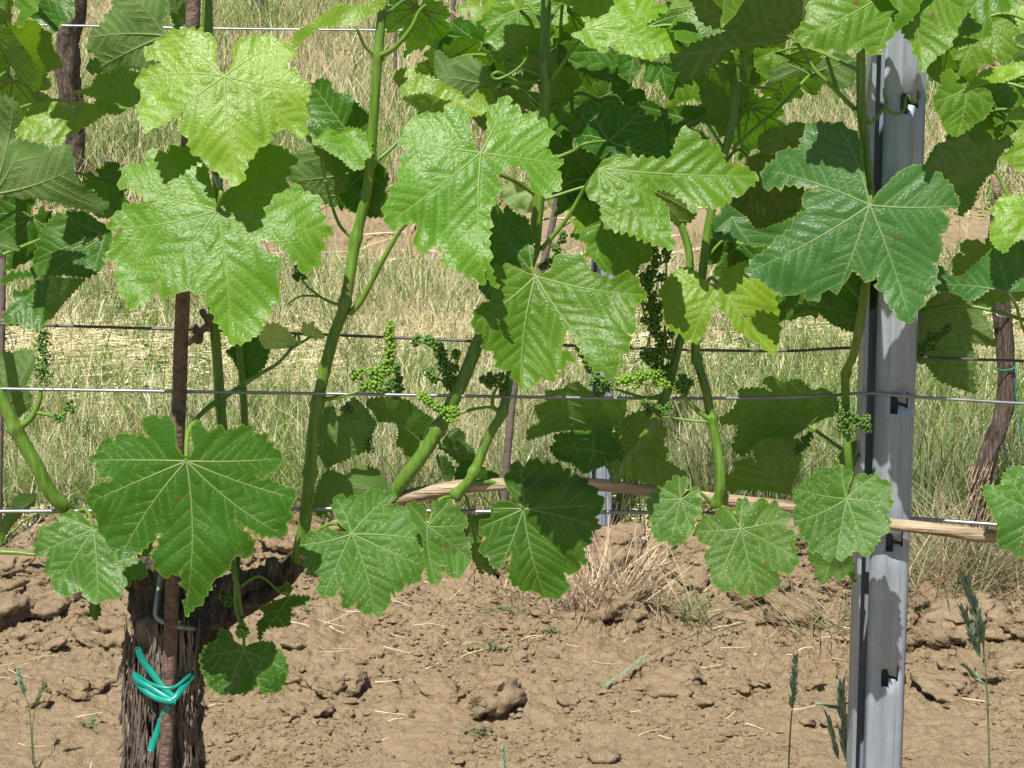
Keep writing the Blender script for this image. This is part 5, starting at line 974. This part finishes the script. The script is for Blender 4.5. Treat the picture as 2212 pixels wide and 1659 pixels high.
for pts in ([(2155, 430), (2140, 300), (2135, 120), (2140, -40)], [(2140, 128), (2090, 112), (2036, 113), (1990, 118)], [(2130, 118), (2175, 160), (2225, 200)]):
    mb = MB(); tube(mb, smooth_path([P(x, y, O2) for x, y in pts], 20), [.009, .006], 8, jit=.2); mb.build('shoot', M['cane'], P(*pts[0], O2), V2)
for i, (x, y, s, c, gy, rot, u) in enumerate([(2025, 150, 62, 'd', .1, .3, 0), (2165, 50, 80, 'd', .2, 0, 0), (2195, 100, 90, 'm', -.3, .4, 1), (2150, 95, 60, 'Y', .4, -.3, 0), (2195, 30, 70, 'Y', .5, .2, 0), (2150, 290, 70, 'g', -.3, .3, 1), (2185, 250, 70, 'M', .4, -.4, 0), (2170, 160, 56, 'd', 0, .8, 0), (2205, 320, 80, 'm', .3, .1, 0), (2120, 60, 56, 'M', .3, .2, 0)]):
    far_leaf(V2, x, y, s, O2 + random.uniform(-.06, .06), c, 300 + i, random.uniform(-.3, .3), gy, rot, bool(u))
b3 = GP(1083, 1195); O3 = b3[1]
V3 = empty('grape_vine', b3, 'young background vine with thin pinkish brown stem behind the large centre leaves', 'grape vine')
mb = MB(); tube(mb, smooth_path([b3 - np.array([0, 0, .02]), P(1095, 1000, O3), P(1112, 830, O3), P(1140, 700, O3), P(1165, 600, O3), P(1190, 500, O3), P(1215, 350, O3), P(1225, 150, O3), P(1215, -40, O3)], 70), [.011, .0095, .009, .008, .006], 10, jit=.12); mb.build('trunk', M['rust2'], b3, V3)
for pts in ([(1190, 500), (1240, 472), (1290, 432), (1300, 350)], [(1225, 200), (1100, 90), (1020, 60), (975, 25)], [(1050, 130), (1028, 110), (1018, 65), (1010, 20)], [(1150, 140), (1060, 118), (1028, 105), (975, 102)]):
    mb = MB(); tube(mb, smooth_path([P(x, y, O3) for x, y in pts], 20), [.0055, .004], 7, jit=.2); mb.build('shoot', M['cane'], P(*pts[0], O3), V3)
for i, (x, y, s, c, gy, rot, u) in enumerate([(925, 55, 125, 'm', -.2, .5, 1), (1040, 30, 120, 'y', .3, .1, 0), (1062, 75, 90, 'd', .0, .6, 0), (1085, 20, 90, 'Y', .3, -.2, 0), (1145, 35, 80, 'M', .3, .3, 0), (1245, 185, 95, 'M', .2, .2, 0), (1290, 170, 60, 'Y', -.2, -.4, 1), (1340, 195, 85, 'g', -.3, .5, 1), (1110, 65, 70, 'Y', .4, 0, 0), (1261, 474, 80, 'y', .3, .3, 0), (1075, 105, 80, 'Y', .4, .2, 0), (1000, 95, 60, 'd', 0, .4, 0), (1030, 130, 70, 'd', .1, -.3, 0), (1260, 400, 85, 'm', .3, .2, 0), (1215, 420, 80, 'd', .2, .5, 0), (1060, 150, 80, 'M', .2, .1, 0), (1210, 250, 100, 'm', .2, -.2, 0), (1295, 45, 90, 'd', .0, .2, 0)]):
    far_leaf(V3, x, y, s, O3 + random.uniform(-.08, .08), c, 400 + i, random.uniform(-.3, .3), gy, rot, bool(u))
b4 = GP(162, 420); O4 = b4[1]
V4 = empty('grape_vine', b4, 'distant vine with upright dark brown trunk at upper left crossed by a wire', 'grape vine')
trunk_part(V4, [b4 - np.array([0, 0, .03]), P(163, 330, O4), P(155, 230, O4), P(147, 160, O4), P(148, 90, O4), P(160, 30, O4), P(170, -60, O4)], [.036, .032, .04, .045, .04, .042, .04], 70, 18, .18, 31, M['bark'])
b5 = GP(563, 38); O5 = b5[1]
V5 = empty('grape_vine', b5, 'farthest vine stub, a small dark trunk at the top edge', 'grape vine')
trunk_part(V5, [b5 - np.array([0, 0, .03]), P(560, 0, O5), P(563, -60, O5)], [.05, .045, .045], 20, 14, .2, 33, M['bark'])

# ------------------------------------------------------------------ grasses and weeds that stand out
def stalk(label, path, heads, rs=.0016, col=None, cat='grass stalk', hm='seed'):
    root = empty('grass_stalk', path[0], label, cat)
    mb = MB(); tube(mb, smooth_path(path, 30), [rs, rs * .5], 6); mb.build('stem', M['weed'] if col is None else col, path[0], root)
    for (a_, b_, n, L, wd, sp) in heads:
        n = int(n * 1.9); wd = wd * .62
        mb = MB(); R = np.random.default_rng(n)
        for i in range(n):
            t = i / max(1, n - 1); c = a_ + (b_ - a_) * t; d = (b_ - a_) / np.linalg.norm(b_ - a_); sd = np.array([1, 0, 0]) * (1 if i % 2 else -1); dv = d + sd * sp * R.uniform(.1, 1.25) + np.array([0, R.uniform(-.4, .4), 0]); dv /= np.linalg.norm(dv)
            l = L * R.uniform(.7, 1.2) * (1 - .3 * t); pp = [c, c + dv * l * .35, c + dv * l * .7, c + dv * l]
            tube(mb, pp, [wd * .3, wd, wd * .8, wd * .08], 6)
            if i % 3 == 0: tube(mb, [c + dv * l, c + dv * l * 1.5], [.0003, .0001], 3)
        mb.build('seedhead', M[hm], a_, root)
q = .35
stalk('slim grass stalk with small bluish seedhead left of the steel post', [P(1700, 1760, q), P(1706, 1600, q), P(1714, 1500, q)], [(P(1712, 1530, q), P(1718, 1420, q), 34, .013, .0022, .55)])
q = .3
stalk('tall grass stalk with heavy drooping seedhead near the right edge', [P(2140, 1800, q), P(2136, 1600, q), P(2130, 1460, q), P(2122, 1380, q)], [(P(2126, 1395, q), P(2090, 1262, q), 30, .03, .0036, .3), (P(2118, 1420, q), P(2080, 1320, q), 14, .024, .003, .35), (P(2128, 1480, q), P(2085, 1440, q), 8, .014, .0028, .3)])
q = .12
stalk('leafy green seedhead pressed against the foot of the steel post', [P(1836, 1800, q), P(1832, 1640, q), P(1826, 1560, q)], [(P(1830, 1650, q), P(1816, 1492, q), 26, .03, .0032, .22), (P(1812, 1640, q), P(1792, 1560, q), 9, .024, .003, .2), (P(1822, 1530, q), P(1765, 1520, q), 7, .016, .0024, .12)])
q = .8
stalk('green grass tip poking up at the middle of the bottom edge', [P(1092, 1800, q), P(1090, 1660, q)], [(P(1096, 1690, q), P(1086, 1618, q), 16, .016, .0028, .3)])
e = GP(70, 1636)
stalk('pale dry barley stalk standing on the soil at lower left', [e, P(64, 1540, e[1]), P(52, 1500, e[1])], [(P(54, 1505, e[1]), P(40, 1458, e[1]), 22, .02, .0018, .3)], .0013, M['weed'])
e = GP(74, 1640)
stalk('green barley stalk leaning right beside the pale dry one', [e, P(70, 1580, e[1]), P(78, 1520, e[1])], [(P(76, 1528, e[1]), P(92, 1484, e[1]), 20, .018, .002, .3)], .0013, M['weed'], hm='weed')
e0 = GP(1610, 1370); e1 = GP(1400, 1455); e2 = GP(1310, 1500)
up = np.array([0, 0, .02])
stalk('fallen pale grass stalk lying with its seedhead on the cracked soil', [e0 + up, (e0 + e1) / 2 + up * 1.5, e1 + up], [(e1 + up, e2 + up * .5, 30, .02, .0022, .3)], .0014)
def tuft(name, label, cat, base, n, L, wd, cols, spread, seed, flat=0.0, mat='grass', pl=.6):
    R = np.random.default_rng(seed); x = base[0] + R.normal(0, spread, n); y = base[1] + R.normal(0, spread * .6, n); z = ground_z(x, y) - .004
    h = L * R.uniform(.35, 1.2, n); c = np.array(cols)[R.integers(0, len(cols), n)] * R.uniform(.75, 1.2, (n, 1)); ang = R.uniform(0, 6.28, n)
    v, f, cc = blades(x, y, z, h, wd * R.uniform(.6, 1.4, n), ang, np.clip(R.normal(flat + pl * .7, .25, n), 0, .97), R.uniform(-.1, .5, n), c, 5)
    o = link(name, bigmesh(name, v - base, f, M[mat], cc), base); tag(o, label, cat); return o
STR = [(.5, .38, .24), (.58, .46, .3), (.44, .33, .2), (.5, .36, .28)]
GRN = [(.16, .24, .07), (.24, .3, .13), (.3, .34, .18), (.12, .2, .06), (.4, .38, .2)]
tuft('dry_grass_tuft', 'bleached tuft of dry grass fanning out in front of the slender post', 'grass tuft', GP(1300, 1330), 380, .23, .0030, STR + [(.70, .60, .42), (.66, .55, .38)], .068, 1, .15, 'straw', .6)
tuft('dry_grass_tuft', 'thin dead grass scraps under the dark centre leaf', 'grass tuft', GP(1150, 1290), 90, .15, .003, STR + GRN[:2], .09, 2, .4, 'straw', .6)
tuft('grass_tuft', 'flattened pale green grass clump at the foot of the leaning background trunk', 'grass tuft', GP(2095, 1260), 800, .27, .0036, GRN[1:] + STR + [(.55, .52, .36), (.45, .46, .32)], .11, 3, .3)
tuft('grass_tuft', 'pale grass spilling over soil just right of the steel post', 'grass tuft', GP(2015, 1310), 420, .24, .0032, GRN[1:] + STR, .08, 4, .35)
tuft('grass_tuft', 'tall green grass growing behind the right end of the cane', 'grass tuft', GP(2020, 1130), 420, .34, .0042, GRN, .14, 5, .0, pl=.35)
tuft('grass_tuft', 'green blades between the two right hand stems above the cane', 'grass tuft', GP(1600, 1120), 420, .34, .0046, GRN, .09, 6, .0, pl=.3)
tuft('grass_tuft', 'dark green cut grass heap under the speckled leaves', 'grass tuft', GP(1500, 1340), 120, .14, .0032, GRN[:3], .04, 7, .6)
tuft('grass_tuft', 'weedy blades in the shade behind the centre leaves', 'grass tuft', GP(1200, 1130), 360, .28, .0042, GRN, .11, 8, .0, pl=.4)
tuft('grass_tuft', 'sparse straw blades beside the base of the steel post', 'grass tuft', GP(1790, 1370), 130, .2, .003, GRN[1:] + STR, .06, 9, .5)
tuft('grass_tuft', 'grey weeds and straw on the soil below the left edge wire', 'grass tuft', GP(40, 1190), 200, .16, .0036, GRN + STR, .12, 10, .4)
tuft('grass_tuft', 'grass tongue hanging over the soil beneath the diagonal shoot', 'grass tuft', GP(830, 1130), 360, .26, .0042, GRN + STR[:1], .11, 11, .0, pl=.45)
def weed(label, vx, vy, n, spread, seed):
    R = np.random.default_rng(seed); b = GP(vx, vy); mb = MB()
    for i in range(n):
        a = R.uniform(0, 6.28); r = spread * R.uniform(.1, 1); x, y = b[0] + r * math.cos(a), b[1] + r * math.sin(a) * .8; z = gz(x, y) + R.uniform(.003, .018); s = R.uniform(.004, .0095); t = R.uniform(0, 6.28); d = np.array([math.cos(t), math.sin(t), R.uniform(-.2, .6)]); e = np.array([-math.sin(t), math.cos(t), R.uniform(-.3, .3)]) * .45
        c = np.array([x, y, z]); mb.add([c - d * s, c + e * s * .8 - d * s * .3, c + d * s * .2 + e * s, c + d * s, c + d * s * .2 - e * s, c - e * s * .8 - d * s * .3], [(0, 1, 5), (1, 2, 4, 5), (2, 3, 4)])
        if i % 3 == 0: tube(mb, smooth_path([b + np.array([0, 0, .004]), (b + c) / 2 + np.array([R.normal(0, .012), 0, .012]), c], 6), .0008, 4)
    o = mb.build('weed', M['weed'], b); tag(o, label, 'weed')
weed('wilted grey green bindweed sprig left of the bleached grass tuft', 1110, 1330, 46, .085, 1)
weed('wilted creeping weed on soil below that bindweed sprig', 1060, 1420, 26, .07, 2)
weed('wilted weed leaves right of it near the tuft roots', 1190, 1390, 30, .05, 3)
weed('tiny weed sprig on smooth soil near the bottom middle', 1040, 1590, 16, .05, 4)
weed('small weed sprig on the soil right of the green plastic tie', 660, 1350, 8, .02, 5)
weed('few weed leaves lying between the barley stalks and the trunk', 200, 1560, 14, .05, 6)
weed('low weed clump at the left edge on the crumbly soil', 10, 1260, 26, .04, 7)
weed('small upright weed beside the speckled round leaf', 1450, 1220, 12, .02, 8)
def flower(label, vx, vy, s, zz=.06, gp=None):
    b = GP(vx, vy + 8); c = P(vx, vy, b[1]) ; mb = MB(); n = 10; sz = s / F * (b[1] - CAMY) / 2; R = np.random.default_rng(int(vx))
    ring = [c + np.array([math.cos(6.283 * k / n) * sz, -.3 * sz + R.uniform(-.3, .3) * sz, math.sin(6.283 * k / n) * sz * .85]) for k in range(n)]
    mb.add([c + np.array([0, .6 * sz, -.3 * sz])] + ring, [(0, k + 1, (k + 1) % n + 1) for k in range(n)])
    root = empty('bindweed_flower', b, label, 'flower', gp); mb.build('bloom', M['white'], c, root); mb = MB(); tube(mb, smooth_path([b, (b + c) / 2 + np.array([.005, 0, 0]), c + np.array([0, .5 * sz, -.3 * sz])], 6), .0015, 4); mb.build('stem', M['weed'], b, root)
for lab, x, y, s in [('white bindweed flower below the middle soil bank, left of two', 866, 598, 20), ('white bindweed flower right beside its twin below the soil bank', 908, 600, 17), ('white flower in dry grass at the left edge', 76, 525, 20), ('tiny white flower at top left under the far wire', 486, 70, 11), ('tiny white flower at top, second under the far wire', 544, 68, 10), ('white flower head in shade beside the thick diagonal shoot', 880, 1010, 20), ('little white flower beside the tall shoot at top centre', 745, 74, 10), ('small white bloom in grass right of the leaning trunk', 2205, 960, 16)]:
    flower(lab, x, y, s)
